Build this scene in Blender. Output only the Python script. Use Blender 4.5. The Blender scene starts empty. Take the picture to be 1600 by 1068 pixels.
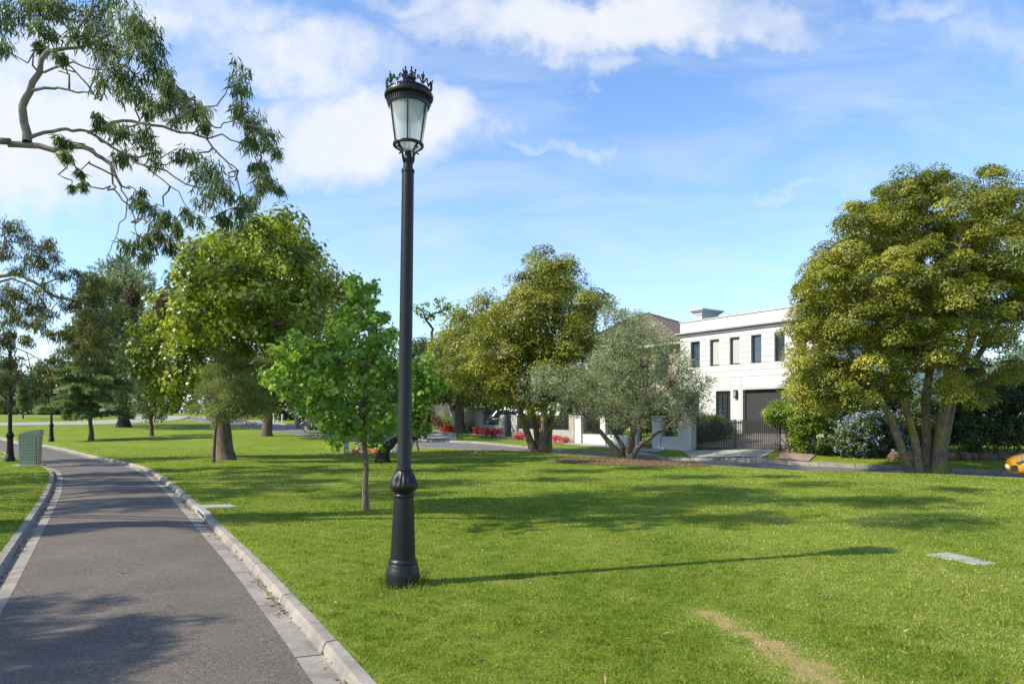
import bpy, math
import numpy as np
from mathutils import Matrix, Vector
C = bpy.data.collections.new('scene'); bpy.context.scene.collection.children.link(C)
sc = bpy.context.scene
F = 1067.0; CX = 800.0; HY = 648.0; EYE = 1.65      # calibrated focal length, horizon and eye height of the photograph
rng = np.random.default_rng(7)
def R(n): return np.random.default_rng(n)

# ------------------------------------------------------------------ camera
cam = bpy.data.cameras.new('camera'); co = bpy.data.objects.new('camera', cam); C.objects.link(co)
cam.sensor_width = 36; cam.lens = 24.0; cam.clip_end = 3000; cam.clip_start = 0.05
cam.shift_y = (HY-534)/1600
co.location = (0, 0, EYE); co.rotation_euler = (math.pi/2, 0, 0); sc.camera = co

# ------------------------------------------------------------------ mesh helpers
def arr_mesh(name, V, loops, starts, totals, mats, parent=None, smooth=False, attrs=None, midx=None):
    me = bpy.data.meshes.new(name)
    V = np.asarray(V, np.float32)
    me.vertices.add(len(V)); me.vertices.foreach_set('co', V.ravel())
    me.loops.add(len(loops)); me.loops.foreach_set('vertex_index', np.asarray(loops, np.int32))
    me.polygons.add(len(starts)); me.polygons.foreach_set('loop_start', np.asarray(starts, np.int32))
    try: me.polygons.foreach_set('loop_total', np.asarray(totals, np.int32))
    except Exception: pass
    if not isinstance(mats, (list, tuple)): mats = [mats]
    for m in mats: me.materials.append(m)
    if midx is not None: me.polygons.foreach_set('material_index', np.asarray(midx, np.int32))
    if attrs:
        for k, a in attrs.items():
            at = me.attributes.new(k, 'FLOAT', 'POINT'); at.data.foreach_set('value', np.asarray(a, np.float32))
    me.update(calc_edges=True)
    me.polygons.foreach_set('use_smooth', np.full(len(starts), bool(smooth)))
    o = bpy.data.objects.new(name, me); C.objects.link(o)
    if parent is not None: o.parent = parent
    return o
def quads(name, V, Q, mats, **k):
    Q = np.asarray(Q); n, m = Q.shape
    return arr_mesh(name, V, Q.ravel(), np.arange(n)*m, np.full(n, m), mats, **k)

class MB:
    """collects polygons into one mesh"""
    def __init__(s): s.v = []; s.f = []; s.m = []
    def add(s, vs, fs, mi=0):
        b = len(s.v); s.v += [tuple(map(float, v)) for v in vs]
        s.f += [[b+i for i in f] for f in fs]; s.m += [mi]*len(fs); return s
    def box(s, x0, x1, y0, y1, z0, z1, mi=0):
        return s.add([(x0,y0,z0),(x1,y0,z0),(x1,y1,z0),(x0,y1,z0),(x0,y0,z1),(x1,y0,z1),(x1,y1,z1),(x0,y1,z1)],
            [(0,3,2,1),(4,5,6,7),(0,1,5,4),(1,2,6,5),(2,3,7,6),(3,0,4,7)], mi)
    def bbox(s, x0, x1, y0, y1, z0, z1, b=.01, mi=0):
        """box with chamfered vertical edges and top"""
        def ring(i, z): return [(x0+i+b,y0+i,z),(x1-i-b,y0+i,z),(x1-i,y0+i+b,z),(x1-i,y1-i-b,z),(x1-i-b,y1-i,z),(x0+i+b,y1-i,z),(x0+i,y1-i-b,z),(x0+i,y0+i+b,z)]
        rs = [ring(0,z0), ring(0,z1-b), ring(b,z1)]
        fs = [list(range(7,-1,-1)), list(range(16,24))]
        for r in (0,1):
            for k in range(8): fs.append([r*8+k, r*8+(k+1)%8, r*8+8+(k+1)%8, r*8+8+k])
        return s.add(sum(rs,[]), fs, mi)
    def lathe(s, prof, seg=24, cx=0, cy=0, mi=0, flute=None, caps=True):
        vs = []
        for j,(r,z) in enumerate(prof):
            for k in range(seg):
                a = 2*math.pi*k/seg; rr = r
                if flute and flute[0] <= z <= flute[1]: rr = r*(1+flute[2]*math.cos(a*flute[3]))
                vs.append((cx+rr*math.cos(a), cy+rr*math.sin(a), z))
        fs = []
        for j in range(len(prof)-1):
            for k in range(seg):
                fs.append((j*seg+k, j*seg+(k+1)%seg, (j+1)*seg+(k+1)%seg, (j+1)*seg+k))
        if caps: fs += [tuple(range(seg-1,-1,-1)), tuple(range((len(prof)-1)*seg, len(prof)*seg))]
        return s.add(vs, fs, mi)
    def tube(s, pts, rad, seg=6, mi=0):
        V, Q = tube_arr(np.array(pts, float), np.full(len(pts), rad) if np.isscalar(rad) else np.array(rad), seg)
        s.add(V, Q.tolist(), mi)
        n = len(pts); b = 0
        s.add(V[:seg], [list(range(seg-1,-1,-1))], mi); s.add(V[-seg:], [list(range(seg))], mi); return s
    def prism(s, poly, y0, y1, mi=0, axis='y'):
        n = len(poly)
        f = (lambda p, t: (p[0], t, p[1])) if axis == 'y' else ((lambda p,t:(t,p[0],p[1])) if axis=='x' else (lambda p,t:(p[0],p[1],t)))
        vs = [f(p,y0) for p in poly]+[f(p,y1) for p in poly]
        return s.add(vs, [list(range(n)), list(range(2*n-1,n-1,-1))]+[(k,(k+1)%n,n+(k+1)%n,n+k) for k in range(n)], mi)
    def build(s, name, mats, parent=None, smooth=False, fix=True):
        loops = [i for f in s.f for i in f]; tot = [len(f) for f in s.f]
        st = np.concatenate([[0], np.cumsum(tot)[:-1]])
        o = arr_mesh(name, np.array(s.v), loops, st, tot, mats, parent, smooth=False, midx=s.m)
        if fix:
            import bmesh
            bm = bmesh.new(); bm.from_mesh(o.data)
            bmesh.ops.recalc_face_normals(bm, faces=bm.faces); bm.to_mesh(o.data); bm.free()
        if smooth:
            o.data.polygons.foreach_set('use_smooth', np.ones(len(o.data.polygons), bool))
            try: o.data.set_sharp_from_angle(angle=math.radians(38))
            except Exception: pass
        return o

def tube_arr(P, rad, seg):
    n = len(P)
    T = np.gradient(P, axis=0); T /= np.linalg.norm(T, axis=1)[:,None]+1e-9
    up = np.array([0,0,1.]) if abs(T[0][2]) < .85 else np.array([1.,0,0])
    A = np.zeros_like(P); a = np.cross(T[0], up); a /= np.linalg.norm(a)
    for i in range(n):
        a = a - T[i]*a.dot(T[i]); a /= np.linalg.norm(a)+1e-9; A[i] = a
    B = np.cross(T, A)
    th = np.arange(seg)*2*np.pi/seg
    V = P[:,None,:] + rad[:,None,None]*(np.cos(th)[None,:,None]*A[:,None,:] + np.sin(th)[None,:,None]*B[:,None,:])
    V = V.reshape(-1,3)
    i = np.arange(n-1)[:,None]*seg; k = np.arange(seg)[None,:]; k2 = (k+1)%seg
    Q = np.stack([i+k, i+k2, i+seg+k2, i+seg+k], -1).reshape(-1,4)
    return V, Q
def tubes(name, lines, mat, parent=None):
    Vs, Qs, b = [], [], 0
    for P, r, seg in lines:
        V, Q = tube_arr(P, r, seg); Vs.append(V); Qs.append(Q+b); b += len(V)
    return quads(name, np.concatenate(Vs), np.concatenate(Qs), mat, parent=parent, smooth=True)
def tag(o, label=None, cat=None, group=None, kind=None):
    if label: o['label'] = label
    if cat: o['category'] = cat
    if group: o['group'] = group
    if kind: o['kind'] = kind
    return o
def empty(name, loc, rz=0, label=None, cat=None, group=None):
    o = bpy.data.objects.new(name, None); C.objects.link(o)
    o.location = loc; o.rotation_euler = (0,0,rz); o.empty_display_size = .2
    return tag(o, label, cat, group)
def copy_tree(o, parent=None):
    c = o.copy(); C.objects.link(c)
    if parent is not None: c.parent = parent
    for ch in list(o.children): copy_tree(ch, c)
    return c

# ------------------------------------------------------------------ materials
def nd(nt, t, **k):
    n = nt.nodes.new(t)
    for a, b in k.items():
        if a == 'inp':
            for kk, v in b.items(): n.inputs[kk].default_value = v
        else: setattr(n, a, b)
    return n
def ramp(nt, fac, stops):
    r = nt.nodes.new('ShaderNodeValToRGB'); e = r.color_ramp.elements
    while len(e) < len(stops): e.new(.5)
    for i,(p,c) in enumerate(stops): e[i].position = p; e[i].color = (*c, 1) if len(c) == 3 else c
    nt.links.new(fac, r.inputs[0]); return r.outputs[0]
def mixc(nt, fac, a, b, mode='MIX'):
    m = nt.nodes.new('ShaderNodeMix'); m.data_type = 'RGBA'; m.blend_type = mode
    for s, v in ((0, fac), (6, a), (7, b)):
        if hasattr(v, 'links'): nt.links.new(v, m.inputs[s])
        else: m.inputs[s].default_value = v if s == 0 else (*v, 1)[:4]
    return m.outputs[2]
def math_(nt, op, a, b=None, c=None, clamp=False):
    m = nt.nodes.new('ShaderNodeMath'); m.operation = op; m.use_clamp = clamp
    for i, v in enumerate((a, b, c)):
        if v is None: continue
        if hasattr(v, 'links'): nt.links.new(v, m.inputs[i])
        else: m.inputs[i].default_value = v
    return m.outputs[0]
def noise(nt, vec, scale, detail=4, rough=.55, dist=0):
    n = nd(nt, 'ShaderNodeTexNoise'); n.inputs['Scale'].default_value = scale; n.inputs['Detail'].default_value = detail
    n.inputs['Roughness'].default_value = rough; n.inputs['Distortion'].default_value = dist
    if vec is not None: nt.links.new(vec, n.inputs['Vector'])
    return n.outputs['Fac']
def base_mat(name):
    m = bpy.data.materials.new(name); m.use_nodes = True; nt = m.node_tree
    return m, nt, nt.nodes['Principled BSDF']
def mat(name, c1, c2=None, scale=8, rough=.6, metal=0, bump=0, bscale=None, spec=.5, stops=(.35,.65), stretch=None):
    m, nt, p = base_mat(name)
    tc = nd(nt, 'ShaderNodeTexCoord').outputs['Object']
    if stretch:
        mp = nd(nt, 'ShaderNodeMapping'); mp.inputs['Scale'].default_value = stretch; nt.links.new(tc, mp.inputs[0]); tc = mp.outputs[0]
    c2 = c2 or tuple(x*.8 for x in c1)
    f = noise(nt, tc, scale, 6)
    nt.links.new(ramp(nt, f, [(stops[0], c1), (stops[1], c2)]), p.inputs['Base Color'])
    p.inputs['Roughness'].default_value = rough; p.inputs['Metallic'].default_value = metal
    p.inputs['Specular IOR Level'].default_value = spec
    if bump:
        b = nd(nt, 'ShaderNodeBump'); b.inputs['Strength'].default_value = bump; b.inputs['Distance'].default_value = .02
        nt.links.new(noise(nt, tc, bscale or scale*3, 5), b.inputs['Height']); nt.links.new(b.outputs[0], p.inputs['Normal'])
    return m
def leaf_mat(name, dark, mid, light, trans=.35, rough=.45, spec=.4):
    m, nt, p = base_mat(name)
    at = nd(nt, 'ShaderNodeAttribute', attribute_name='tint').outputs['Fac']
    col = ramp(nt, at, [(0, dark), (.5, mid), (1, light)])
    nt.links.new(col, p.inputs['Base Color']); p.inputs['Roughness'].default_value = rough
    p.inputs['Specular IOR Level'].default_value = spec
    tr = nd(nt, 'ShaderNodeBsdfTranslucent')
    nt.links.new(mixc(nt, 1, col, (1.15,1.25,.5), 'MULTIPLY'), tr.inputs[0])
    mx = nd(nt, 'ShaderNodeMixShader'); mx.inputs[0].default_value = trans
    out = nt.nodes['Material Output']
    nt.links.new(p.outputs[0], mx.inputs[1]); nt.links.new(tr.outputs[0], mx.inputs[2]); nt.links.new(mx.outputs[0], out.inputs[0])
    return m
def bark_mat(name, c1, c2, c3=None, vs=18, moss=None):
    m, nt, p = base_mat(name)
    tc = nd(nt, 'ShaderNodeTexCoord').outputs['Object']
    mp = nd(nt, 'ShaderNodeMapping'); mp.inputs['Scale'].default_value = (1,1,.3); nt.links.new(tc, mp.inputs[0])
    f = noise(nt, mp.outputs[0], vs, 8, .65, .4)
    col = ramp(nt, f, [(.3, c1), (.55, c2), (.75, c3 or c2)])
    if moss:
        g = noise(nt, tc, 2.2, 4)
        col = mixc(nt, ramp(nt, g, [(.5,(0,0,0)),(.62,(1,1,1))]), col, moss)
    nt.links.new(col, p.inputs['Base Color']); p.inputs['Roughness'].default_value = .9; p.inputs['Specular IOR Level'].default_value = .2
    b = nd(nt, 'ShaderNodeBump'); b.inputs['Strength'].default_value = .8; b.inputs['Distance'].default_value = .03
    nt.links.new(f, b.inputs['Height']); nt.links.new(b.outputs[0], p.inputs['Normal'])
    return m

M = {}
M['iron'] = mat('black_iron', (.008,.008,.009), (.013,.013,.014), 30, .40, 0, .05, 60, .35)
M['concrete'] = mat('pale_concrete', (.37,.36,.33), (.27,.26,.235), 3.5, .85, 0, .35, 60)
M['white'] = mat('white_render', (.60,.60,.585), (.56,.56,.545), 1.2, .7, 0, .08, 40)
M['offwhite'] = mat('cream_render', (.66,.63,.57), (.55,.52,.47), 1.5, .8, 0, .1, 40)
M['greyrender'] = mat('grey_render', (.40,.38,.35), (.28,.27,.25), 2, .85, 0, .2, 30)
M['cream'] = mat('pinkish_render', (.50,.42,.36), (.40,.33,.28), 2, .85, 0, .1, 40)
M['shadetrim'] = mat('shaded_trim', (.36,.36,.36), (.32,.32,.32), 2, .7)  # white cornice toned grey: the shade on its undersides painted into the colour
M['frame'] = mat('black_window_frame', (.02,.02,.022), (.03,.03,.03), 10, .4)
M['glass'] = mat('dark_glass', (.03,.045,.06), (.05,.07,.085), .8, .06, 0, 0, None, .9)
M['curtain'] = mat('pale_curtain', (.50,.50,.46), (.36,.37,.35), 4, .9, stretch=(14,14,.2))
M['garage'] = mat('charcoal_door', (.030,.029,.031), (.042,.040,.042), 3, .5)
M['darkroof'] = mat('dark_roof', (.07,.07,.075), (.05,.05,.055), 5, .6)
M['kerbgrey'] = None
M['bin'] = mat('sage_paint', (.40,.43,.31), (.34,.37,.27), 5, .5)
M['hole'] = mat('dark_hole', (.02,.025,.02), (.02,.02,.02), 5, .9)
M['rock'] = mat('brown_rock', (.24,.15,.11), (.11,.075,.06), 3.5, .95, 0, .8, 14)
M['tyre'] = mat('black_tyre', (.02,.02,.02), (.03,.03,.03), 20, .85)
M['rim'] = mat('grey_alloy', (.35,.35,.36), (.25,.25,.26), 20, .35, .8)
M['chrome'] = mat('headlight_glass', (.55,.58,.6), (.25,.27,.3), 12, .15, .3)
M['redlamp'] = mat('red_lamp', (.5,.02,.015), (.35,.01,.01), 20, .25)
M['yellowpaint'] = mat('yellow_paint', (.62,.30,.01), (.56,.26,.01), 3, .28, .25, 0, None, .8)
M['silverpaint'] = mat('silver_paint', (.42,.44,.46), (.36,.38,.4), 3, .3, .4)
M['blackpaint'] = mat('black_paint', (.02,.022,.026), (.03,.03,.035), 3, .25, .2)
M['skin'] = mat('skin', (.50,.30,.21), (.42,.24,.17), 6, .6)
M['denim'] = mat('white_denim', (.55,.62,.66), (.44,.52,.57), 8, .85)
M['blackcloth'] = mat('black_cloth', (.03,.03,.033), (.045,.045,.05), 8, .9)
M['whitecloth'] = mat('white_cloth', (.72,.72,.70), (.6,.6,.6), 8, .9)
M['pinkcloth'] = mat('pinkish_cloth', (.50,.34,.30), (.42,.28,.25), 8, .9)
M['redcloth'] = mat('red_cloth', (.62,.07,.035), (.72,.22,.12), 6, .9)
M['greycloth'] = mat('grey_cloth', (.30,.32,.37), (.2,.22,.25), 8, .9)
M['bluecloth'] = mat('blue_cloth', (.12,.22,.45), (.08,.16,.35), 8, .9)
M['hair'] = mat('brown_hair', (.10,.055,.03), (.05,.03,.02), 20, .6)
M['dryleaf'] = leaf_mat('dry_leaf', (.09,.045,.02), (.20,.11,.05), (.42,.30,.16), .15, .7)
M['paling'] = mat('grey_paling', (.22,.20,.18), (.15,.14,.125), 3, .9, stretch=(6,6,.4))
M['bark_grey'] = bark_mat('grey_brown_bark', (.06,.045,.035), (.16,.125,.095), (.26,.21,.165))
M['bark_moss'] = bark_mat('mossy_grey_bark', (.07,.055,.04), (.20,.16,.12), (.30,.25,.20), moss=(.24,.20,.03))
M['bark_dark'] = bark_mat('dark_bark', (.02,.016,.013), (.05,.04,.03), (.09,.07,.055))
M['bark_gum'] = bark_mat('pale_gum_bark', (.12,.09,.07), (.26,.21,.17), (.42,.37,.32), vs=7)
M['bark_young'] = bark_mat('young_bark', (.08,.06,.045), (.17,.13,.10), (.28,.24,.20), vs=30)
M['lf_plane'] = leaf_mat('plane_leaf', (.07,.11,.012), (.225,.28,.025), (.52,.54,.09), .42, .35, .5)
M['lf_plane2'] = leaf_mat('dull_plane_leaf', (.06,.09,.018), (.13,.17,.03), (.24,.27,.06), .3)
M['lf_maple'] = leaf_mat('maple_leaf', (.08,.17,.022), (.21,.34,.05), (.48,.58,.13), .5)
M['lf_lilly'] = leaf_mat('olive_green_leaf', (.06,.085,.010), (.205,.22,.018), (.50,.46,.045), .35, .4, .5)
M['lf_olive'] = leaf_mat('silver_olive_leaf', (.10,.13,.06), (.24,.285,.14), (.46,.50,.31), .25, .55)
M['lf_gum'] = leaf_mat('gum_leaf', (.06,.09,.03), (.14,.19,.065), (.28,.35,.11), .3)
M['lf_gumb'] = leaf_mat('brownish_gum_leaf', (.06,.065,.02), (.14,.15,.035), (.28,.28,.06), .3)
M['lf_mistletoe'] = leaf_mat('brown_mistletoe_leaf', (.05,.03,.02), (.10,.065,.035), (.17,.11,.06), .2)
M['lf_cedar'] = leaf_mat('blue_green_needles', (.09,.135,.065), (.20,.27,.13), (.38,.48,.24), .25, .6)
M['lf_spruce'] = leaf_mat('grey_green_needles', (.13,.16,.055), (.27,.31,.12), (.46,.50,.22), .3, .6)
M['lf_dark'] = leaf_mat('dark_hedge_leaf', (.022,.04,.012), (.06,.095,.025), (.15,.20,.055), .25)
M['lf_hedge'] = leaf_mat('fresh_hedge_leaf', (.08,.14,.014), (.20,.30,.03), (.40,.50,.06), .35)
M['lf_mid'] = leaf_mat('mid_green_leaf', (.04,.065,.02), (.09,.14,.035), (.18,.25,.06), .3)
M['lf_greygreen'] = leaf_mat('grey_green_leaf', (.06,.085,.04), (.15,.19,.085), (.32,.38,.20), .3)
M['lf_far'] = leaf_mat('far_tree_leaf', (.05,.075,.03), (.10,.14,.055), (.18,.22,.09), .3)
M['lf_pale'] = leaf_mat('pale_conifer_leaf', (.10,.15,.09), (.19,.26,.16), (.30,.38,.24), .2)
M['lf_red'] = leaf_mat('red_flower', (.45,.04,.04), (.75,.09,.07), (.85,.30,.22), .2)
M['lf_rust'] = leaf_mat('pink_brown_leaf', (.12,.06,.05), (.28,.15,.12), (.45,.30,.24), .2)
M['lf_blue'] = leaf_mat('lavender_flower', (.22,.26,.48), (.36,.41,.65), (.55,.60,.80), .2)
M['lf_cream'] = leaf_mat('cream_flower', (.4,.45,.3), (.55,.6,.42), (.75,.78,.6), .2)

# ------------------------------------------------------------------ terrain
def zpx(px, py, Y): return ((px-CX)/F*Y, Y, EYE-(py-HY)/F*Y)
ctrl = [(-8,4,0),(-3,5,0),(3,4,0),(8,6,0),(0,0,0),(-6,-6,0),(6,-6,0),(0,10,0),(-6,12,0),(8,12,0),(-15,12,0),(14,14,-.03),(2,18,-.02),(-10,20,-.02),
 (-20,-20,0),(20,-20,0),(-40,-10,0),(40,-10,0),(30,8,-.1),
 zpx(353,717,26),zpx(16,720,26),zpx(333,722,24),zpx(80,689,41.6),zpx(142,688,40),zpx(237,680,45),zpx(193,667,57),zpx(416,680,45),
 zpx(0,668,50),zpx(180,650,75),zpx(485,669,57),zpx(645,711,29.6),zpx(655,690,41),zpx(845,704,32.4),zpx(978,715,26.8),zpx(1445,740,19.7),
 zpx(560,700,36), zpx(300,690,38),
 # road far edge
 (18.0,24.9,-.42),(15.3,26.3,-.4),(11.45,27.8,-.37),(7.85,30.9,-.34),(5.35,33.6,-.3),(2.7,35.9,-.2),(-2.6,40.3,.08),
 zpx(1575,746,20.6),
 zpx(1074,702,34.5),zpx(891,691,41.8),zpx(785,681,47.9),zpx(710,673,53.4),zpx(1215,704,30),
 (10.23,41.5,.5),zpx(1150,677.7,38.0),(16.2,32.9,.5),(20,46,.6),(4,52,.5),
 zpx(1575,718,28),zpx(1350,714,28.5),(35,30,0),(45,60,.6),(60,15,-.2),
 (0,95,1.5),(-30,92,1.7),(-60,92,1.8),(-60,55,1.1),(-48,30,.1),(-40,12,0),(40,100,1.2),(-100,100,1.8),(100,100,1.2),(-100,0,.2),(100,0,0)]
ctrl = np.array(ctrl); CP = ctrl[:,:2]; n = len(CP)
def _u(r2): return np.where(r2 > 1e-9, .5*r2*np.log(r2+1e-12), 0)
K = _u(((CP[:,None]-CP[None])**2).sum(-1)); K += np.eye(n)*2.0
A = np.zeros((n+3,n+3)); A[:n,:n] = K; A[:n,n] = 1; A[:n,n+1:] = CP; A[n,:n] = 1; A[n+1:,:n] = CP.T
sol = np.linalg.solve(A, np.concatenate([ctrl[:,2], [0,0,0]]))
def G0(x, y):
    x = np.atleast_1d(np.asarray(x, float)).ravel(); y = np.atleast_1d(np.asarray(y, float)).ravel()
    out = np.zeros(len(x))
    for a in range(0, len(x), 20000):
        xx = np.clip(x[a:a+20000], -100, 100); yy = np.clip(y[a:a+20000], -25, 100)
        r2 = (xx[:,None]-CP[None,:,0])**2 + (yy[:,None]-CP[None,:,1])**2
        out[a:a+20000] = _u(r2)@sol[:n] + sol[n] + sol[n+1]*xx + sol[n+2]*yy
    return out
def g(x, y): return float(G0([x],[y])[0])
def hit(px, py, y0=3, y1=110):
    Y = np.linspace(y0, y1, 3000); X = (px-CX)/F*Y; Z = EYE-(py-HY)/F*Y
    d = Z-G0(X, Y); i = np.argmax(d < 0) if (d < 0).any() else -1
    return np.array([X[i], Y[i], G0([X[i]],[Y[i]])[0]])
def W(px, py, Y): return np.array([(px-CX)/F*Y, Y, EYE-(py-HY)/F*Y])
def gat(px, Y): return np.array([(px-CX)/F*Y, Y, g((px-CX)/F*Y, Y)])

def spline(P, step=.3):
    P = np.array(P, float); out = []
    Q = np.vstack([2*P[0]-P[1], P, 2*P[-1]-P[-2]])
    for i in range(1, len(Q)-2):
        n = max(2, int(np.linalg.norm(Q[i+1]-Q[i])/step)); t = np.linspace(0,1,n,endpoint=False)[:,None]
        out.append(.5*((2*Q[i])+(-Q[i-1]+Q[i+1])*t+(2*Q[i-1]-5*Q[i]+4*Q[i+1]-Q[i+2])*t**2+(-Q[i-1]+3*Q[i]-3*Q[i+1]+Q[i+2])*t**3))
    out.append(P[-1:]); return np.concatenate(out)
path_c = spline([(1.9,-3.5),(.6,-1),(-.75,1.4),(-2.03,3.70),(-2.98,5.38),(-4.83,8.53),(-9.86,16.77),(-14.1,22.9),(-20.4,30.0),(-29.2,38.9),(-41,49),(-55,60)], .3)
roadF = np.array([(40,12),(30,18.2),(23,22.2),(18.0,24.9),(15.3,26.3),(11.45,28.0),(7.85,30.9),(5.35,33.4),(2.7,36.0),(-.2,38.6),(-3.2,41.2),(-7,44.8),(-12,50.8),(-17.5,59.5),(-24,68),(-33,76),(-46,82),(-70,88)], float)
def offset(P, d):
    T = np.gradient(P, axis=0); T /= np.linalg.norm(T, axis=1)[:,None]
    return P + d*np.stack([-T[:,1], T[:,0]], -1)        # left of travel
rf = spline(roadF, .6); RH = 2.2
road_c = offset(rf, RH)
if np.linalg.norm(road_c[10]) > np.linalg.norm(rf[10]): road_c = offset(rf, -RH)
road2_c = spline([(-60,44.5),(-46,51.5),(-41,56),(-38,62),(-37,70),(-40,79)], .6)[::-1]
def dist_to(x, y, P):
    x = np.asarray(x, float).ravel(); y = np.asarray(y, float).ravel(); best = np.full(len(x), 1e9)
    P = P[::2] if len(P) > 60 else P
    for i in range(len(P)-1):
        a = P[i]; d = P[i+1]-a; L = d@d
        t = np.clip(((x-a[0])*d[0]+(y-a[1])*d[1])/L, 0, 1)
        best = np.minimum(best, (x-a[0]-t*d[0])**2+(y-a[1]-t*d[1])**2)
    return np.sqrt(best)
def sstep(a, b, x):
    t = np.clip((x-a)/(b-a), 0, 1); return t*t*(3-2*t)
def G(x, y):   # the ground surface itself, with the beds of the path and the roads let into it
    z = G0(x, y); x = np.asarray(x, float).ravel(); y = np.asarray(y, float).ravel()
    z = z - .26*(1-sstep(1.12, 1.29, dist_to(x, y, path_c)))
    z = z - .30*(1-sstep(RH+.0, RH+.32, dist_to(x, y, road_c)))
    z = z - .05*(1-sstep(2.2, 2.7, dist_to(x, y, road2_c)))
    return z
def graded(lo, hi, parts, far):
    xs = [lo]
    while xs[-1] < hi:
        s = far
        for a, b, st in parts:
            if a <= xs[-1] < b: s = st; break
        else:
            d = min(abs(xs[-1]-parts[-1][0]), abs(xs[-1]-parts[-1][1])); s = .4+d*.12
        xs.append(xs[-1]+s)
    return np.array(xs)
xs = graded(-900, 900, [(-9,3,.10),(-34,24,.27)], 40)
ys = graded(-60, 1400, [(2,15,.10),(-3,56,.27)], 40)
XX, YY = np.meshgrid(xs, ys); nx, ny = len(xs), len(ys)
ZZ = G(XX.ravel(), YY.ravel()); gi = np.arange(nx*ny).reshape(ny, nx)
Vg = np.stack([XX.ravel(), YY.ravel(), ZZ], -1)
Qg = np.stack([gi[:-1,:-1], gi[:-1,1:], gi[1:,1:], gi[1:,:-1]], -1).reshape(-1,4)
m, nt, p = base_mat('lawn')
tc = nd(nt, 'ShaderNodeTexCoord').outputs['Object']
big = noise(nt, tc, .35, 5, .6); med = noise(nt, tc, 2.3, 5, .6); fine = noise(nt, tc, 38, 6, .7)
col = ramp(nt, med, [(.3,(.13,.225,.018)),(.5,(.235,.32,.024)),(.7,(.36,.38,.06))])
col = mixc(nt, ramp(nt, big, [(.42,(0,0,0)),(.66,(.7,.7,.7))]), col, (.36,.40,.04))
col = mixc(nt, ramp(nt, fine, [(.3,(.9,.9,.9)),(.62,(0,0,0))]), col, (.05,.105,.010))
# worn strip of dry turf
sx = nd(nt, 'ShaderNodeSeparateXYZ'); nt.links.new(tc, sx.inputs[0])
def seg_mask(x0, y0, x1, y1, w):
    dx, dy = x1-x0, y1-y0; L = math.hypot(dx, dy); dx /= L; dy /= L
    X = math_(nt,'SUBTRACT',sx.outputs[0],x0); Y = math_(nt,'SUBTRACT',sx.outputs[1],y0)
    al = math_(nt,'ADD',math_(nt,'MULTIPLY',X,dx),math_(nt,'MULTIPLY',Y,dy)); ac = math_(nt,'ABSOLUTE',math_(nt,'SUBTRACT',math_(nt,'MULTIPLY',X,dy),math_(nt,'MULTIPLY',Y,dx)))
    over = math_(nt,'MAXIMUM',math_(nt,'SUBTRACT',al,L),math_(nt,'MULTIPLY',al,-1)); over = math_(nt,'MAXIMUM',over,0)
    d = math_(nt,'ADD',ac,over); d = math_(nt,'ADD',d,math_(nt,'MULTIPLY',math_(nt,'SUBTRACT',noise(nt,tc,5,6,.7),.5),w*5.0))
    return math_(nt,'SUBTRACT',1,math_(nt,'DIVIDE',d,w),clamp=True)
DRY = [(1.62,5.7,1.86,4.85,.13),(1.86,4.85,2.02,3.6,.20)]
for a in DRY:
    col = mixc(nt, math_(nt,'MULTIPLY',seg_mask(*a),.95,clamp=True), col, (.46,.34,.14))
nt.links.new(col, p.inputs['Base Color']); p.inputs['Roughness'].default_value = .9; p.inputs['Specular IOR Level'].default_value = .15
b = nd(nt, 'ShaderNodeBump'); b.inputs['Strength'].default_value = 1; b.inputs['Distance'].default_value = .05
nt.links.new(fine, b.inputs['Height']); nt.links.new(b.outputs[0], p.inputs['Normal'])
M['lawn'] = m
ground = quads('ground', Vg, Qg, M['lawn'], smooth=True); tag(ground, kind='structure')

# sweep a cross-section (offset, dz) along a line on the terrain
def sweep(name, P, prof, matl, parent=None, smooth=False, flat=False):
    T = np.gradient(P, axis=0); T /= np.linalg.norm(T, axis=1)[:,None]; N = np.stack([T[:,1], -T[:,0]], -1)   # right of travel
    z0 = G0(P[:,0], P[:,1]); s = np.concatenate([[0], np.cumsum(np.linalg.norm(np.diff(P,axis=0),axis=1))])
    k = len(prof); V = []; al = []
    for o, dz in prof:
        q = P + N*o
        zz = z0 if flat else G0(q[:,0], q[:,1])
        V.append(np.stack([q[:,0], q[:,1], zz+dz], -1)); al.append(s)
    V = np.stack(V, 1).reshape(-1,3); al = np.stack(al, 1).ravel(); n = len(P)
    i = np.arange(n-1)[:,None]*k; j = np.arange(k-1)[None]
    Q = np.stack([i+j, i+j+1, i+k+j+1, i+k+j], -1).reshape(-1,4)[:, ::-1]
    return quads(name, V, Q, matl, parent=parent, smooth=smooth, attrs={'along': al})
# materials of path, kerb, road
m, nt, p = base_mat('asphalt'); tc = nd(nt, 'ShaderNodeTexCoord').outputs['Object']
f1 = noise(nt, tc, 1.1, 5, .6); f2 = noise(nt, tc, 55, 4, .9); f3 = noise(nt, tc, 260, 2, .8)
col = ramp(nt, f1, [(.3,(.082,.065,.050)),(.7,(.126,.102,.080))])
col = mixc(nt, ramp(nt, f2, [(.5,(0,0,0)),(.66,(.85,.85,.85))]), col, (.27,.235,.215))
col = mixc(nt, ramp(nt, f2, [(.34,(.9,.9,.9)),(.47,(0,0,0))]), col, (.03,.026,.025))
vo = nd(nt, 'ShaderNodeTexVoronoi'); vo.inputs['Scale'].default_value = 9; nt.links.new(tc, vo.inputs['Vector'])
col = mixc(nt, ramp(nt, vo.outputs['Distance'], [(.02,(.5,.5,.5)),(.09,(0,0,0))]), col, (.24,.22,.2))
nt.links.new(col, p.inputs['Base Color']); p.inputs['Roughness'].default_value = .85
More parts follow.
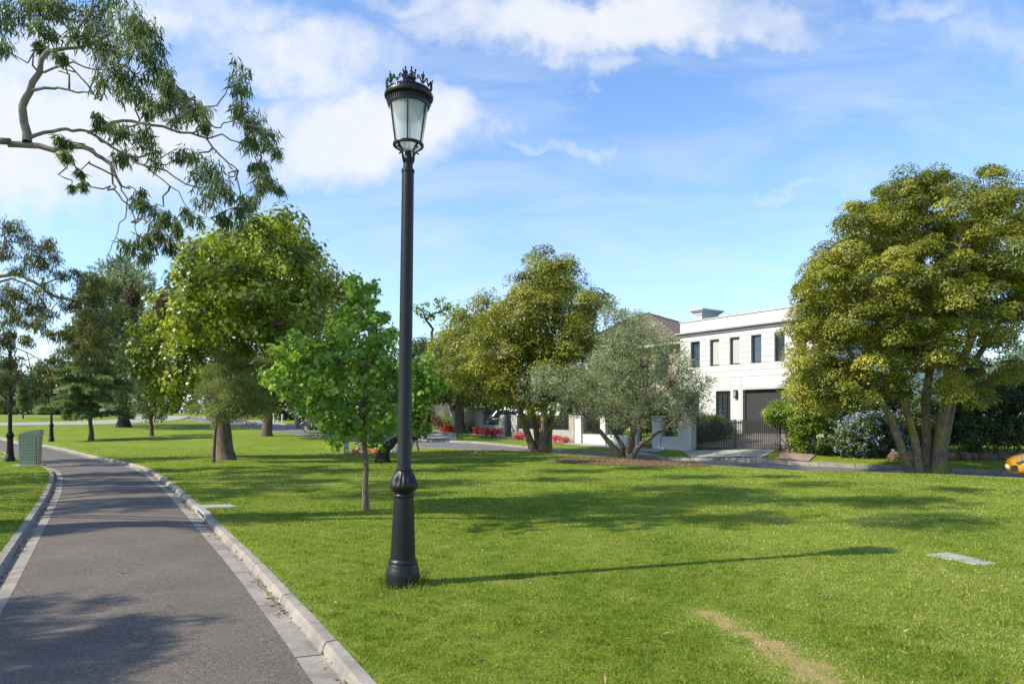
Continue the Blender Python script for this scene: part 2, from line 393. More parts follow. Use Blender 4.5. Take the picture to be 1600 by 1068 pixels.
b = nd(nt, 'ShaderNodeBump'); b.inputs['Strength'].default_value = .7; b.inputs['Distance'].default_value = .006
nt.links.new(f2, b.inputs['Height']); nt.links.new(b.outputs[0], p.inputs['Normal']); M['asphalt'] = m
m, nt, p = base_mat('kerb_concrete'); tc = nd(nt, 'ShaderNodeTexCoord').outputs['Object']
al = nd(nt, 'ShaderNodeAttribute', attribute_name='along').outputs['Fac']
f1 = noise(nt, tc, 2.5, 6, .7); f2 = noise(nt, tc, 60, 4, .7)
col = ramp(nt, f1, [(.3,(.36,.325,.27)),(.5,(.27,.245,.21)),(.72,(.16,.145,.13))])
col = mixc(nt, ramp(nt, f2, [(.3,(.5,.5,.5)),(.5,(0,0,0))]), col, (.17,.155,.14))
j = math_(nt,'PINGPONG',al,.75); col = mixc(nt, math_(nt,'LESS_THAN',j,.012), col, (.05,.045,.04))
nt.links.new(col, p.inputs['Base Color']); p.inputs['Roughness'].default_value = .88
b = nd(nt, 'ShaderNodeBump'); b.inputs['Strength'].default_value = .4; b.inputs['Distance'].default_value = .01
nt.links.new(f2, b.inputs['Height']); nt.links.new(b.outputs[0], p.inputs['Normal']); M['kerb'] = m
m2 = mat('road_asphalt', (.17,.16,.165), (.125,.12,.125), 1.2, .8, 0, .3, 60); M['road'] = m2

HW = 1.0
tag(sweep('path', path_c, [(-HW,-.085),(-.5,-.07),(0,-.062),(.5,-.07),(HW,-.085)], M['asphalt'], smooth=True), kind='structure')
for s in (-1, 1):
    o = sweep('path_kerb', path_c, [(s*(HW-.005),-.30),(s*HW,-.082),(s*(HW+.18),-.092),(s*(HW+.20),-.03),(s*(HW+.215),-.008),(s*(HW+.29),-.002),(s*(HW+.305),-.010),(s*(HW+.31),-.3)][::s], M['kerb'])
    tag(o, kind='structure')
tag(sweep('road', road_c, [(-RH,-.10),(0,-.05),(RH,-.10)], M['road'], smooth=True), kind='structure')
for s in (-1, 1):
    o = sweep('road_kerb', road_c, [(s*(RH-.01),-.32),(s*RH,-.098),(s*(RH+.20),-.105),(s*(RH+.23),.0),(s*(RH+.38),.012),(s*(RH+.39),-.3)][::s], M['kerb']); tag(o, kind='structure')
tag(sweep('road', road2_c, [(-2.5,.0),(0,.03),(2.5,.0)], M['concrete'], smooth=True), kind='structure')

def patch(name, A_, B_, C_, D_, matl, nu=24, nv=12, dz=.02):
    """quad sheet draped over the ground, corners in order"""
    A_, B_, C_, D_ = [np.array(q[:2], float) for q in (A_, B_, C_, D_)]
    u = np.linspace(0,1,nu); v = np.linspace(0,1,nv); U, Vv = np.meshgrid(u, v)
    P = ((1-U)*(1-Vv))[...,None]*A_+(U*(1-Vv))[...,None]*B_+(U*Vv)[...,None]*C_+((1-U)*Vv)[...,None]*D_
    P = P.reshape(-1,2); z = G(P[:,0],P[:,1])+dz; i = np.arange(nu*nv).reshape(nv,nu)
    Q = np.stack([i[:-1,:-1],i[:-1,1:],i[1:,1:],i[1:,:-1]],-1).reshape(-1,4)
    return tag(quads(name, np.column_stack([P,z]), Q, matl, smooth=True), kind='structure')
def wall_z(x, y): return g(x, y)

# ------------------------------------------------------------------ foliage
def unit(a): return a/(np.linalg.norm(a, axis=-1, keepdims=True)+1e-9)
def leaf_mesh(name, c, d, nrm, L, Wd, tint, matl, parent=None, shape='rhomb', curl=.15):
    c = np.asarray(c); N = len(c); d = unit(d); s = unit(np.cross(d, nrm)); nn = np.cross(s, d)
    L = np.broadcast_to(L, N)[:,None]; Wd = np.broadcast_to(Wd, N)[:,None]
    if shape == 'rhomb': prof = [(0,0),(.42,.5),(1,0),(.42,-.5)]
    elif shape == 'lobed': prof = [(0,0),(.12,.42),(.42,.30),(.60,.5),(.68,.17),(1,0),(.68,-.17),(.60,-.5),(.42,-.30),(.12,-.42)]
    elif shape == 'tri': prof = [(0,.5),(1,0),(0,-.5)]
    V = np.stack([c + d*(L*a) + s*(Wd*b) - nn*(L*curl*a*a) for a, b in prof], 1)
    k = len(prof)
    return arr_mesh(name, V.reshape(-1,3), np.arange(N*k), np.arange(N)*k, np.full(N,k), matl, parent, attrs={'tint': np.repeat(np.clip(tint,0,1), k)})
def sph(r, n): return unit(r.normal(size=(n,3)))

def clumps_from_lobes(lobes, rc, k, r, inner=.25, zs=1.0):
    cen, out, li = [], [], []
    for i, (c, rad) in enumerate(lobes):
        n = max(2, int(k*4*(rad/rc)**2))
        u = sph(r, n); rr = rad*(1-inner*r.random(n)**1.3-.0) 
        P = c + u*rr[:,None]*np.array([1,1,zs])
        keep = np.ones(n, bool)
        for j, (c2, r2) in enumerate(lobes):
            if j != i: keep &= (np.linalg.norm(P-c2, axis=1) > r2*.62)
        cen.append(P[keep]); out.append(u[keep]); li.append(np.full(keep.sum(), i))
    return np.concatenate(cen), np.concatenate(out), np.concatenate(li)

def foliage(name, lobes, matl, parent, r, rc=.35, k=.7, per=40, L=.1, Wd=.05, shape='rhomb', style='broad', inner=.3, tvar=.25, zs=1.0, flat=.75, rcj=.4, sag=0, up=.5, tb=0):
    cc, uu, li = clumps_from_lobes(lobes, rc, k, r, inner, zs)
    nC = len(cc); cnt = np.maximum(3, (per*(.55+.9*r.random(nC)))).astype(int); N = cnt.sum()
    idx = np.repeat(np.arange(nC), cnt); rcs = rc*(1-rcj/2+rcj*r.random(nC))
    off = sph(r, N)*(r.random(N)**.45)[:,None]*rcs[idx][:,None]; off[:,2] *= flat
    c = cc[idx]+off; ct = r.normal(0, tvar*.75, nC)
    tint = .45+tb+ct[idx]+r.normal(0, tvar*.45, N)
    if style == 'puff':
        w0 = sph(r, N); w0[:,2] = np.where(w0[:,2] < -.25, -w0[:,2], w0[:,2])
        off = w0*(r.random(N)**.20)[:,None]*rcs[idx][:,None]; off[:,2] *= flat; c = cc[idx]+off
    if style in ('broad', 'puff'):
        nrm = unit(uu[idx]*.7+unit(off)*(1.1 if style == 'puff' else .5)+np.array([0,0,up])+r.normal(0,.45,(N,3)))
        d = unit(np.cross(nrm, r.normal(size=(N,3)))+unit(off)*.5-np.array([0,0,.35]))
    elif style == 'hang':
        d = unit(np.array([0,0,-1.])+r.normal(0,.38,(N,3))+unit(off)*.25); nrm = r.normal(size=(N,3))
    elif style == 'spike':   # upward / outward needles and sprays
        d = unit(uu[idx]*.9+unit(off)*.8+np.array([0,0,.35])+r.normal(0,.35,(N,3))); nrm = r.normal(size=(N,3))+np.array([0,0,.6])
    LL = L*(.65+.7*r.random(N))
    leaf_mesh(name, c, d, nrm, LL, Wd*LL/L, tint, matl, parent, shape)
    return cc, li

def wob(p0, p1, r, amp=.12, n=6, sag=0):
    t = np.linspace(0,1,n)[:,None]; P = p0*(1-t)+p1*t; L = np.linalg.norm(p1-p0)
    w = r.normal(0, amp*L/3, (n,3)); w[0] = 0; w[-1] = 0
    P = P + w*np.sin(np.pi*t); P[:,2] += (-sag*L*np.sin(np.pi*t))[:,0]; return P
def limbs(name, roots, lobes, cc, li, r, mat_, parent, r0, twig=.012, tw_frac=.5, lines=None, pw=.5, amp=.2, minr=.02):
    """grow a branching skeleton from the stem tips through the centres of the foliage masses"""
    nodes = [np.array(q) for q in roots]; par = [-1]*len(nodes); base = np.array(roots).mean(0)
    order = sorted(range(len(lobes)), key=lambda i: np.linalg.norm(lobes[i][0]-base)); nid = {}
    for i in order:
        c = lobes[i][0]-np.array([0,0,lobes[i][1]*.35])
        best = min(range(len(nodes)), key=lambda q: np.linalg.norm(nodes[q]-c)+.55*np.linalg.norm(nodes[q]-base)+(3 if nodes[q][2] > c[2]+.5 else 0))
        nodes.append(c); par.append(best); nid[i] = len(nodes)-1
    w = [0.]*len(nodes)
    for i in range(len(lobes)): w[nid[i]] += 1
    for i in range(len(nodes)-1, -1, -1):
        if par[i] >= 0: w[par[i]] += w[i]
    tot = max(w[:len(roots)]) or 1
    rad = [max(minr, r0*(x/tot)**pw) for x in w]
    lines = lines or []
    for i in range(len(roots), len(nodes)):
        P = wob(nodes[par[i]], nodes[i], r, amp, 8, -.06)
        ra = rad[i]; rb = rad[i]*.72
        lines.append((P, np.linspace(min(ra*1.15, rad[par[i]]), rb, 8), 7 if ra > .05 else 5))
    for q in range(len(cc)):
        if r.random() > tw_frac: continue
        a = nodes[nid[li[q]]]
        P = wob(a, cc[q], r, .3, 5, -.05); lines.append((P, np.linspace(twig*1.6, twig*.5, 5), 3))
    return tubes(name, lines, mat_, parent)
def deepen(px_lobes, Y, D, r, zf=1.0):
    """(px,py,r[,dY]) masses -> world balls filling the crown's depth"""
    P = np.array([q[:3] for q in px_lobes], float); c = np.average(P[:,:2], axis=0, weights=P[:,2]); ext = (np.hypot(*(P[:,:2]-c).T)+P[:,2]).max()
    out = []
    for q in px_lobes:
        rad = q[2]/F*Y
        if len(q) > 3: out.append((W(q[0], q[1], Y+q[3]), rad)); continue
        dd = np.hypot(q[0]-c[0], q[1]-c[1])/ext; half = D*math.sqrt(max(0, 1-dd*dd))
        offs = [0] if half < rad*.7 else ([-half*.6, half*.6] if half < rad*2 else [-half*.8, 0, half*.8])
        for o in offs:
            o2 = o + r.normal(0, rad*.25); out.append((W(q[0]+r.normal(0,2)*0, q[1], Y+o2), rad*(1+o2/Y)))
    return out

def stemline(pts, rads, n=10):
    P = spline(pts, max(.05, np.linalg.norm(np.array(pts[0])-np.array(pts[-1]))/n)); t = np.linspace(0,1,len(P))
    return (P, np.interp(t, np.linspace(0,1,len(rads)), rads), 12)
def add_flare(P, r, k=1.5):
    r = r.copy(); n = len(r); h = P[:,2]-P[0,2]; r *= 1+(k-1)*np.exp(-h/.18); return r

def tree(name, label, cat, base, Y, lobes_px, D, stems, leafm, barkm, seed, r0, group=None, fol=None, tw=.45, twig=.012, zsag=0, **lk):
    """stems: list of ([(px,py,dY)...], [radii])"""
    r = R(seed); base = np.array(base)
    root = empty(name, base, 0, label, cat, group)
    off = -base
    lobes = deepen(lobes_px, Y, D, r)
    lines = []; tips = []
    for pts, rads in stems:
        W3 = [W(a, b_, Y+c_)+off for a, b_, c_ in pts]; W3[0] = W3[0]*np.array([1,1,0])+np.array([0,0,-.12])
        P, ra, sg = stemline(W3, rads, 14)
        wv = r.normal(0, .012, P.shape); wv[0] = 0; P = P+wv
        lines.append((P, add_flare(P, ra), 12)); tips.append(P[-1]); 
        if len(P) > 8: tips.append(P[int(len(P)*.7)])
    lobes = [(c+off, q) for c, q in lobes]
    cc, li = foliage('crown', lobes, leafm, root, r, **(fol or {}))
    limbs('trunk', tips, lobes, cc, li, r, barkm, root, r0, twig, tw, lines, **lk)
    return root, lobes
def bush(name, label, cat, lobes_px, Y, D, leafm, seed, group=None, fol=None, base=None, flowers=None):
    r = R(seed); lobes = deepen(lobes_px, Y, D, r)
    P = np.array([c for c, q in lobes]); base = np.array(base) if base is not None else np.array([P[:,0].mean(), P[:,1].mean(), 0])
    base[2] = g(base[0], base[1])
    root = empty(name, base, 0, label, cat, group); lobes = [(c-base, q) for c, q in lobes]
    cc, li = foliage('foliage', lobes, leafm, root, r, **(fol or {}))
    lines = []
    for c, q in lobes:
        b0 = np.array([c[0]*.6, c[1]*.6, 0]); b0[2] = g(*(b0+base)[:2])-base[2]-.05
        P_ = wob(b0, c, r, .2, 6); lines.append((P_, np.linspace(.03,.012,6), 5))
        for _ in range(8): lines.append((wob(c, c+sph(r,1)[0]*q*.85, r, .2, 4), np.linspace(.012,.004,4), 3))
    tubes('stems', lines, M['bark_young'], root)
    if flowers:
        fm, n, sz = flowers; sel = r.choice(len(cc), min(n, len(cc)), replace=False)
        fr = cc[sel]-np.array([0,.0,0]); k = 9
        ou = unit(fr-np.array([lobes[i][0] for i in li[sel]])); fr = fr+ou*fol.get('rc',.3)*.85; c2 = np.repeat(fr, k, 0)+r.normal(0, .045, (len(fr)*k,3))
        if n > 20: leaf_mesh('flowers', c2, r.normal(size=c2.shape), r.normal(size=c2.shape)+np.array([0,-1,.5]), sz, sz*.9, r.random(len(c2)), fm, root)['kind'] = 'stuff'
        else:
            for q in fr:
                c3 = q+sph(r, 40)*np.array([.11,.11,.08])+np.array([0,-.15,.05]); leaf_mesh('flower_head', c3, r.normal(size=c3.shape), c3-q, sz, sz*.9, r.random(40), fm, root)
    return root

BR = dict(rc=.30, k=.75, per=34, L=.10, Wd=.055)
# --- right multi-stemmed tree
b0 = hit(1445, 740); Yr = b0[1]
RT = [(1430,310,42),(1390,330,40),(1455,350,45),(1540,310,42),(1580,330,45),(1500,370,45),(1350,370,42),(1325,400,35),(1290,420,28),(1400,400,50),(1460,420,50),(1550,400,50),(1610,380,50),
 (1285,470,38),(1340,460,48),(1420,480,50),(1500,480,40),(1640,450,50),(1265,520,32),(1310,530,42),(1375,540,45),(1440,560,38),(1262,570,30),(1300,590,36),(1350,610,32),(1400,600,30),
 (1500,570,32),(1550,520,35),(1590,590,26),(1520,620,22),(1480,610,22),(1600,480,40),(1650,540,40),(1470,300,25),(1255,455,18),(1340,340,22),(1430,430,55),(1380,440,55),(1480,460,50),(1330,500,45),(1400,530,40),(1460,520,40),(1560,460,50),(1290,610,26),(1250,600,18),(1320,590,30),(1440,310,30),(1252,622,18),(1275,635,16),(1305,630,18),(1335,630,16)]
tree('multi_stem_tree', 'tall olive green multi stemmed tree with mossy trunks on the lawn beside the yellow car', 'tree', b0, Yr, RT, 3.0,
 [([(1425,740,-.1),(1405,690,-.2),(1385,640,-.5),(1350,590,-1.0),(1325,545,-1.4)], [.15,.12,.10,.07]),
  ([(1435,740,-.2),(1432,690,-.3),(1415,640,-.2),(1400,590,.2),(1375,520,.4),(1360,450,.6)], [.15,.12,.11,.09,.05]),
  ([(1447,740,.1),(1448,690,.2),(1448,620,.3),(1455,540,.3),(1440,440,.2),(1430,380,0)], [.16,.14,.13,.1,.05]),
  ([(1463,740,-.1),(1470,690,-.2),(1478,640,-.3),(1500,570,-.8),(1530,500,-1.2),(1545,420,-1.3)], [.21,.18,.15,.10,.06]),
  ([(1468,740,.2),(1482,660,.6),(1500,600,.9),(1545,530,1.2),(1585,470,1.4)], [.16,.13,.10,.06])],
 M['lf_lilly'], M['bark_moss'], 11, .07, fol=dict(rc=.46, k=.60, per=400, L=.08, Wd=.046, inner=.6, tvar=.24, flat=.8, up=.45, style='puff', rcj=.7), tw=.8, twig=.012, group='olive green trees along the road')
# --- middle multi-stemmed tree and its neighbour
b0 = hit(845, 704); Ym = b0[1]
MT = [(850,430,32),(880,440,28),(830,450,30),(860,480,40),(905,480,36),(930,470,22),(800,500,36),(840,520,40),(885,530,40),(780,540,38),(820,570,40),(870,580,36),(910,540,30),(770,590,32),(810,620,24),(850,630,22),(750,560,30),(775,500,22),(740,600,26),(715,580,24),(800,560,36),(860,530,40),(845,480,34),(790,610,26),(765,520,26)]
tree('multi_stem_tree', 'olive green tree with four leaning mossy trunks at the roadside left of the silvery olive', 'tree', b0, Ym, MT, 3.2,
 [([(835,704,0),(822,670,0),(812,640,-.2),(800,600,-.5),(790,560,-.8)], [.20,.15,.12,.07]),
  ([(842,704,.1),(836,660,.2),(828,620,.4),(825,560,.4)], [.17,.14,.11,.06]),
  ([(847,704,-.2),(850,660,-.2),(851,620,0),(852,560,0),(855,500,0)], [.19,.15,.12,.05]),
  ([(855,704,0),(860,660,.3),(868,620,.5),(880,560,.6),(885,510,.6)], [.2,.15,.11,.06])],
 M['lf_lilly'], M['bark_moss'], 12, .08, fol=dict(rc=.66, k=.66, per=300, L=.12, Wd=.068, inner=.5, tvar=.24, flat=.85, up=.35, style='puff'), tw=.6, twig=.015, group='olive green trees along the road')
b0 = hit(719, 677); Yk = b0[1]
tree('roadside_tree', 'olive green tree with one straight trunk standing beside the glass gate', 'tree', b0, Yk,
 [(720,520,30),(745,500,30),(700,545,26),(735,550,34),(765,530,30),(715,585,26),(745,600,30),(780,570,30),(700,610,18),(725,625,16),(770,615,20),(760,480,18),(790,600,22)], 3.5,
 [([(719,677,0),(718,650,0),(719,620,0),(728,580,0)], [.42,.32,.28,.18])],
 M['lf_lilly'], M['bark_grey'], 13, .12, fol=dict(rc=.8, k=.8, per=90, L=.18, Wd=.1, inner=.4, tvar=.28, flat=.85, up=.35, style='puff'), tw=.25, twig=.02, group='olive green trees along the road')
# --- olive
b0 = hit(978, 716); Yo = b0[1]
OT = [(1000,520,26),(960,540,30),(1005,560,40),(960,590,36),(915,590,30),(880,600,26),(850,590,24),(830,610,18),(1050,590,36),(1080,620,28),(1040,550,26),(920,630,28),(960,640,28),(1010,620,36),(1060,650,22),(885,630,20),(1095,600,18),(975,500,20),(1000,655,18),(1090,650,14),(940,560,24),(955,480,12),(945,500,16),(985,530,26),(1025,530,22),(930,600,30),(1060,570,20),(1000,490,12)]
tree('olive_tree', 'spreading silvery olive tree with several low stems in the bark mulch bed', 'tree', b0, Yo, OT, 2.6,
 [([(975,716,0),(960,700,-.1),(930,665,-.3),(905,640,-.5),(880,612,-.7)], [.13,.09,.06,.035]),
  ([(978,716,.1),(972,695,.2),(950,660,.4),(935,620,.6)], [.11,.08,.06,.03]),
  ([(982,716,0),(984,690,0),(1000,650,.2),(1010,600,.3),(1012,560,.3)], [.13,.10,.08,.03]),
  ([(984,716,-.1),(995,700,-.3),(1020,680,-.6),(1045,665,-.8),(1070,640,-1.0)], [.12,.08,.06,.035]),
  ([(980,716,.2),(990,690,.5),(980,640,.8),(975,580,.8)], [.10,.07,.05,.03])],
 M['lf_olive'], M['bark_grey'], 14, .045, fol=dict(rc=.30, k=.66, per=50, L=.10, Wd=.028, inner=.7, tvar=.30, style='spike'), tw=.8, twig=.009, minr=.014)
# --- big plane tree
b0 = hit(353, 718); Yp = b0[1]
PT = [(445,355,28),(415,385,48),(365,400,48),(320,425,45),(455,410,40),(470,450,38),(275,470,48,1.6),(300,500,50),(235,515,36,1.6),(380,460,62),(430,490,55),(340,530,58,.5),(340,530,50,2.5),(400,570,50,3),(215,540,28,1.6),(255,560,46,1.6),(300,580,48,1.2),(400,560,58,1.2),(230,590,26,1.6),(265,612,24,1.6),(350,600,44,1.2),(460,520,40),(420,610,34,1.2),(445,580,36,1.2),(385,630,20,1.2),(480,395,20),(305,400,20)]
tree('plane_tree', 'big spreading plane tree with glossy yellow green leaves and a stout flaking trunk', 'tree', b0, Yp, PT, 4.2,
 [([(353,718,0),(348,680,0),(343,645,.1),(335,610,.3),(310,560,.3)], [.30,.25,.24,.17,.10]),
  ([(356,718,.05),(352,680,.05),(352,640,.2),(375,580,.4),(400,500,.5),(415,430,.5)], [.24,.22,.20,.14,.10,.05])],
 M['lf_plane'], M['bark_grey'], 15, .12, fol=dict(rc=.5, k=.95, per=62, L=.16, Wd=.13, inner=.45, tvar=.36, shape='lobed'), tw=.25, twig=.014)
b0 = hit(416, 681); Yq = b0[1]
tree('plane_tree', 'duller broad tree standing behind the big plane tree with a slim flaking trunk', 'tree', b0, Yq,
 [(500,430,26),(520,440,26),(480,470,36),(530,490,36),(500,520,40),(450,540,40),(470,590,36),(520,570,30),(420,600,32),(400,570,30),(545,450,16),(440,620,22),(500,610,24)], 4.5,
 [([(416,681,0),(418,650,0),(417,620,0),(440,570,0)], [.34,.30,.30,.18])],
 M['lf_plane2'], M['bark_grey'], 16, .15, fol=dict(rc=.6, k=.8, per=30, L=.24, Wd=.18, inner=.35), tw=.2, twig=.02)
# --- maple sapling in front
b0 = hit(572, 797); Ys = b0[1]
ST = [(551,436,7),(560,452,10),(578,448,7),(556,480,20),(572,470,10),(545,515,30),(585,505,24),(600,530,24),(530,555,36),(575,560,38),(490,565,30),(455,580,26),(435,545,14),(605,575,24),(620,610,18),(470,605,30),(520,610,40),(570,620,42),(600,640,30),(545,655,34),(500,640,30),(580,672,26),(530,685,16),(440,600,18),(470,545,16),(420,585,10),(462,530,8)]
tree('maple_tree', 'young maple with fresh green leaves and a thin trunk just left of the nearest lamp', 'tree', b0, Ys, ST, .95,
 [([(572,797,0),(570,750,0),(572,715,0),(568,660,0),(562,600,0),(560,540,0),(561,480,0)], [.055,.048,.045,.04,.03,.02,.01])],
 M['lf_maple'], M['bark_young'], 17, .03, fol=dict(rc=.16, k=.55, per=24, L=.08, Wd=.076, shape='lobed', inner=.55, tvar=.34, rcj=.7), tw=.8, twig=.007, minr=.009)
b0 = hit(598, 722)
tree('maple_tree', 'crooked maple with a stubby dark trunk base directly behind the nearest lamp', 'tree', b0, b0[1],
 [(660,608,22),(672,590,16),(650,640,20),(630,620,22),(610,650,20),(668,560,10),(655,665,14),(685,600,12),(640,585,18),(600,625,16)], 1.6,
 [([(598,722,0),(600,706,0),(612,692,0),(640,672,0),(655,650,0)], [.26,.2,.10,.07,.05])],
 M['lf_maple'], M['bark_dark'], 18, .05, fol=dict(rc=.28, k=.9, per=26, L=.15, Wd=.13, inner=.4), tw=.5, twig=.01)
# --- little conifer in front of the plane trunk
b0 = hit(333, 722)
tree('young_conifer', 'small grey green conifer with a thin leaning trunk in front of the stout plane trunk', 'conifer', b0, b0[1],
 [(350,592,24,-.4),(345,565,14,0),(322,618,20,-.3),(365,612,26,-.5),(395,600,20,-.2),(308,638,14,0),(345,640,24,-.4),(380,640,24,.1),(410,635,18,0),(425,612,12,0),(405,572,12,.2),(328,585,16,.1),(372,568,14,-.2),(438,590,8,.2),(430,570,7,.2),(350,545,9,0)], 1.2,
 [([(333,722,0),(335,690,0),(338,660,0),(345,630,0),(355,590,0)], [.06,.055,.05,.035,.02])],
 M['lf_spruce'], M['bark_grey'], 19, .025, fol=dict(rc=.24, k=1.2, per=90, L=.11, Wd=.022, style='spike', inner=.8, tvar=.25), tw=.8, twig=.007, minr=.01)

def conifer(name, label, base, H, Rm, nlev, leafm, barkm, seed, r0, z0=.22, group=None, dens=1.0, L=.16, Wd=.03, lean=(0,0), shapef=None):
    """trunk with tiers of flat, slightly drooping sprays"""
    r = R(seed); base = np.array(base); root = empty(name, base, 0, label, 'conifer', group)
    top = np.array([lean[0], lean[1], H]); lines = [(wob(np.array([0,0,-.1]), top, r, .03, 10), add_flare(np.linspace([0,0,0],top,10), np.linspace(r0, .02, 10)), 10)]
    cs, ds, ns, ts = [], [], [], []
    for i in range(nlev):
        t = z0+(1-z0)*(i/(nlev-1)); z = H*t
        R_ = Rm*(shapef(t) if shapef else (1-t)**.7+.06)
        nb = 6 if t < .85 else 4
        for j in range(nb):
            a = r.random()*6.28; Lb = R_*(.65+.5*r.random()); dr = np.array([math.cos(a), math.sin(a), 0])
            p0 = top*t; n = 7; tt = np.linspace(0,1,n)[:,None]
            P = p0+dr*Lb*tt+np.array([0,0,1.])*(.10*Lb*np.sin(tt*2.2)-.16*Lb*tt**2)
            P[1:-1] += r.normal(0,.03*Lb,(n-2,3)); lines.append((P, np.linspace(max(.012,r0*.22), .006, n), 4))
            m_ = int(dens*Lb*160)
            s = r.random(m_)**.7; k = np.clip((s*(n-1)).astype(int),0,n-2); fr = (s*(n-1)-k)[:,None]
            q = P[k]*(1-fr)+P[k+1]*fr; side = np.cross(dr,[0,0,1.]); wd = .42*Lb*(1.05-s)*.9+.08
            sg = r.uniform(-1,1,m_); q = q+side*(sg*wd)[:,None]+dr*(np.abs(sg)*wd*.3)[:,None]; q[:,2] += r.normal(0,.05,m_)-.10*np.abs(sg)*wd
            cs.append(q); ds.append(dr*.8+side*np.sign(sg)[:,None]*.8+r.normal(0,.45,(m_,3))+np.array([0,0,.12])); ns.append(np.array([0,0,1.])+r.normal(0,.5,(m_,3)))
            ts.append(np.clip(.35+.35*s+r.normal(0,.15)+r.normal(0,.12,m_),0,1))
    cs, ds, ns, ts = map(np.concatenate, (cs, ds, ns, ts))
    leaf_mesh('crown', cs, ds, ns, L*(.6+.8*r.random(len(cs))), Wd, ts, leafm, root)
    tubes('trunk', lines, barkm, root); return root
b0 = hit(142, 688); Yc = b0[1]; s1 = Yc/F
conifer('cedar_tree', 'blue green cedar with flat layered boughs on the lawn beside the far path lamp', b0, 148*s1, 84*s1, 9, M['lf_cedar'], M['bark_grey'], 21, .13, .27, dens=3.4, L=.24, Wd=.055, shapef=lambda t: .98-.62*t if t>.3 else .75)
b0 = hit(193, 667); s1 = b0[1]/F
tree('tall_tree', 'tall loose grey green tree with a thick blackish trunk behind the far lawn', 'tree', b0, b0[1],
 [(165,432,18),(195,425,22),(215,438,18),(150,455,20),(180,462,26),(222,470,22),(150,490,24),(240,495,16),(195,500,30),(165,530,26),(215,535,26),(190,570,30),(155,565,20),(230,565,22),(200,605,26),(168,612,20),(228,605,20),(192,635,14),(235,535,16),(140,530,16)], 4.5,
 [([(193,667,0),(193,640,0),(192,600,0),(190,550,0),(190,500,0)], [.46,.38,.32,.22,.12])], M['lf_greygreen'], M['bark_dark'], 22, .16, fol=dict(rc=.8, k=.85, per=70, L=.42, Wd=.10, inner=.6, style='spike', tvar=.3), tw=.3, twig=.03)
b0 = hit(237, 681); s1 = b0[1]/F
tree('small_tree', 'small thin leaved tree with a pale slim trunk alone on the far lawn', 'tree', b0, b0[1],
 [(240,600,14),(222,620,14),(245,625,18),(262,630,14),(215,635,10),(250,640,14),(232,645,12)], 1.3,
 [([(237,681,0),(236,660,0),(238,640,0),(240,615,0)], [.13,.11,.09,.05])], M['lf_mid'], M['bark_grey'], 23, .05, fol=dict(rc=.35, k=.8, per=30, L=.16, Wd=.06, inner=.6), tw=.6, twig=.012)
b0 = hit(36, 654, 30); s1 = b0[1]/F
conifer('young_conifer', 'narrow dark bluish sapling conifer on the far left lawn', b0, 62*s1, 13*s1, 14, M['lf_cedar'], M['bark_grey'], 24, .07, .25, dens=3, L=.22, Wd=.05)

# --- gum trees at the left
class WP:      # a skeleton point given in metres
    def __init__(s, *w): s.w = w
def gum(name, label, base, Yg, branches, clumps, seed, per=60, leafm=None, k=.75, D=.8, Lf=.12, extra=None):
    r = R(seed); base = np.array(base, float); root = empty(name, base, 0, label, 'gum tree')
    lines = []; ends = []
    for pts, ra, rb in branches:
        P = spline([np.array(q.w, float)-base if isinstance(q, WP) else W(q[0], q[1], Yg+q[2])-base for q in pts], .12)
        P[1:-1] += r.normal(0, .012, (len(P)-2,3))
        lines.append((P, np.linspace(ra, rb, len(P)), 8 if ra > .03 else 5)); ends.append(P)
    allp = np.concatenate(ends)
    lobes = []
    for q in clumps:
        dy = q[3] if len(q) > 3 else r.normal(0, D*.5)
        c = W(q[0], q[1], Yg+dy)-base; lobes.append((c, q[2]/F*(Yg+dy)))
    if extra: lobes += [(np.array(c)-base, q) for c, q in extra]
    sub = []
    for c, q in lobes:
        for _ in range(max(3, int(9*(q/.3)**(1.75)))): sub.append((c+sph(r,1)[0]*q*r.random()**.5*.85, min(.17, q*.6)))
    cs = np.array([s_[0] for s_ in sub]); nC = len(cs); cnt = (per*(.4+r.random(nC))).astype(int); idx = np.repeat(np.arange(nC), cnt); N = len(idx)
    o = sph(r, N)*(r.random(N)**.5)[:,None]*np.array([s_[1] for s_ in sub])[idx][:,None]
    leaf_mesh('crown', cs[idx]+o, np.array([0,0,-1.])+r.normal(0,.42,(N,3))+o*1.5, r.normal(size=(N,3)), Lf*(.6+.7*r.random(N)), Lf*.15, .45+r.normal(0,.16,nC)[idx]+r.normal(0,.2,N), leafm or M['lf_gum'], root)
    # twigs: lobe centre to nearest branch, sub clumps to lobe centre
    for c, q in lobes:
        j = np.argmin(((allp-c)**2).sum(1)); lines.append((wob(allp[j], c, r, .3, 7), np.linspace(.014,.006,7), 4))
    k_ = 0
    for c, q in lobes:
        for _ in range(max(3, int(9*(q/.3)**(1.75)))):
            s_ = sub[k_][0]; k_ += 1; lines.append((wob(c, s_, r, .3, 4), np.linspace(.006,.002,4), 3))
    tubes('trunk', lines, M['bark_gum'], root); return root
Yg = 9.0; gb = (-14.5, 8.5, g(-14.5, 8.5))
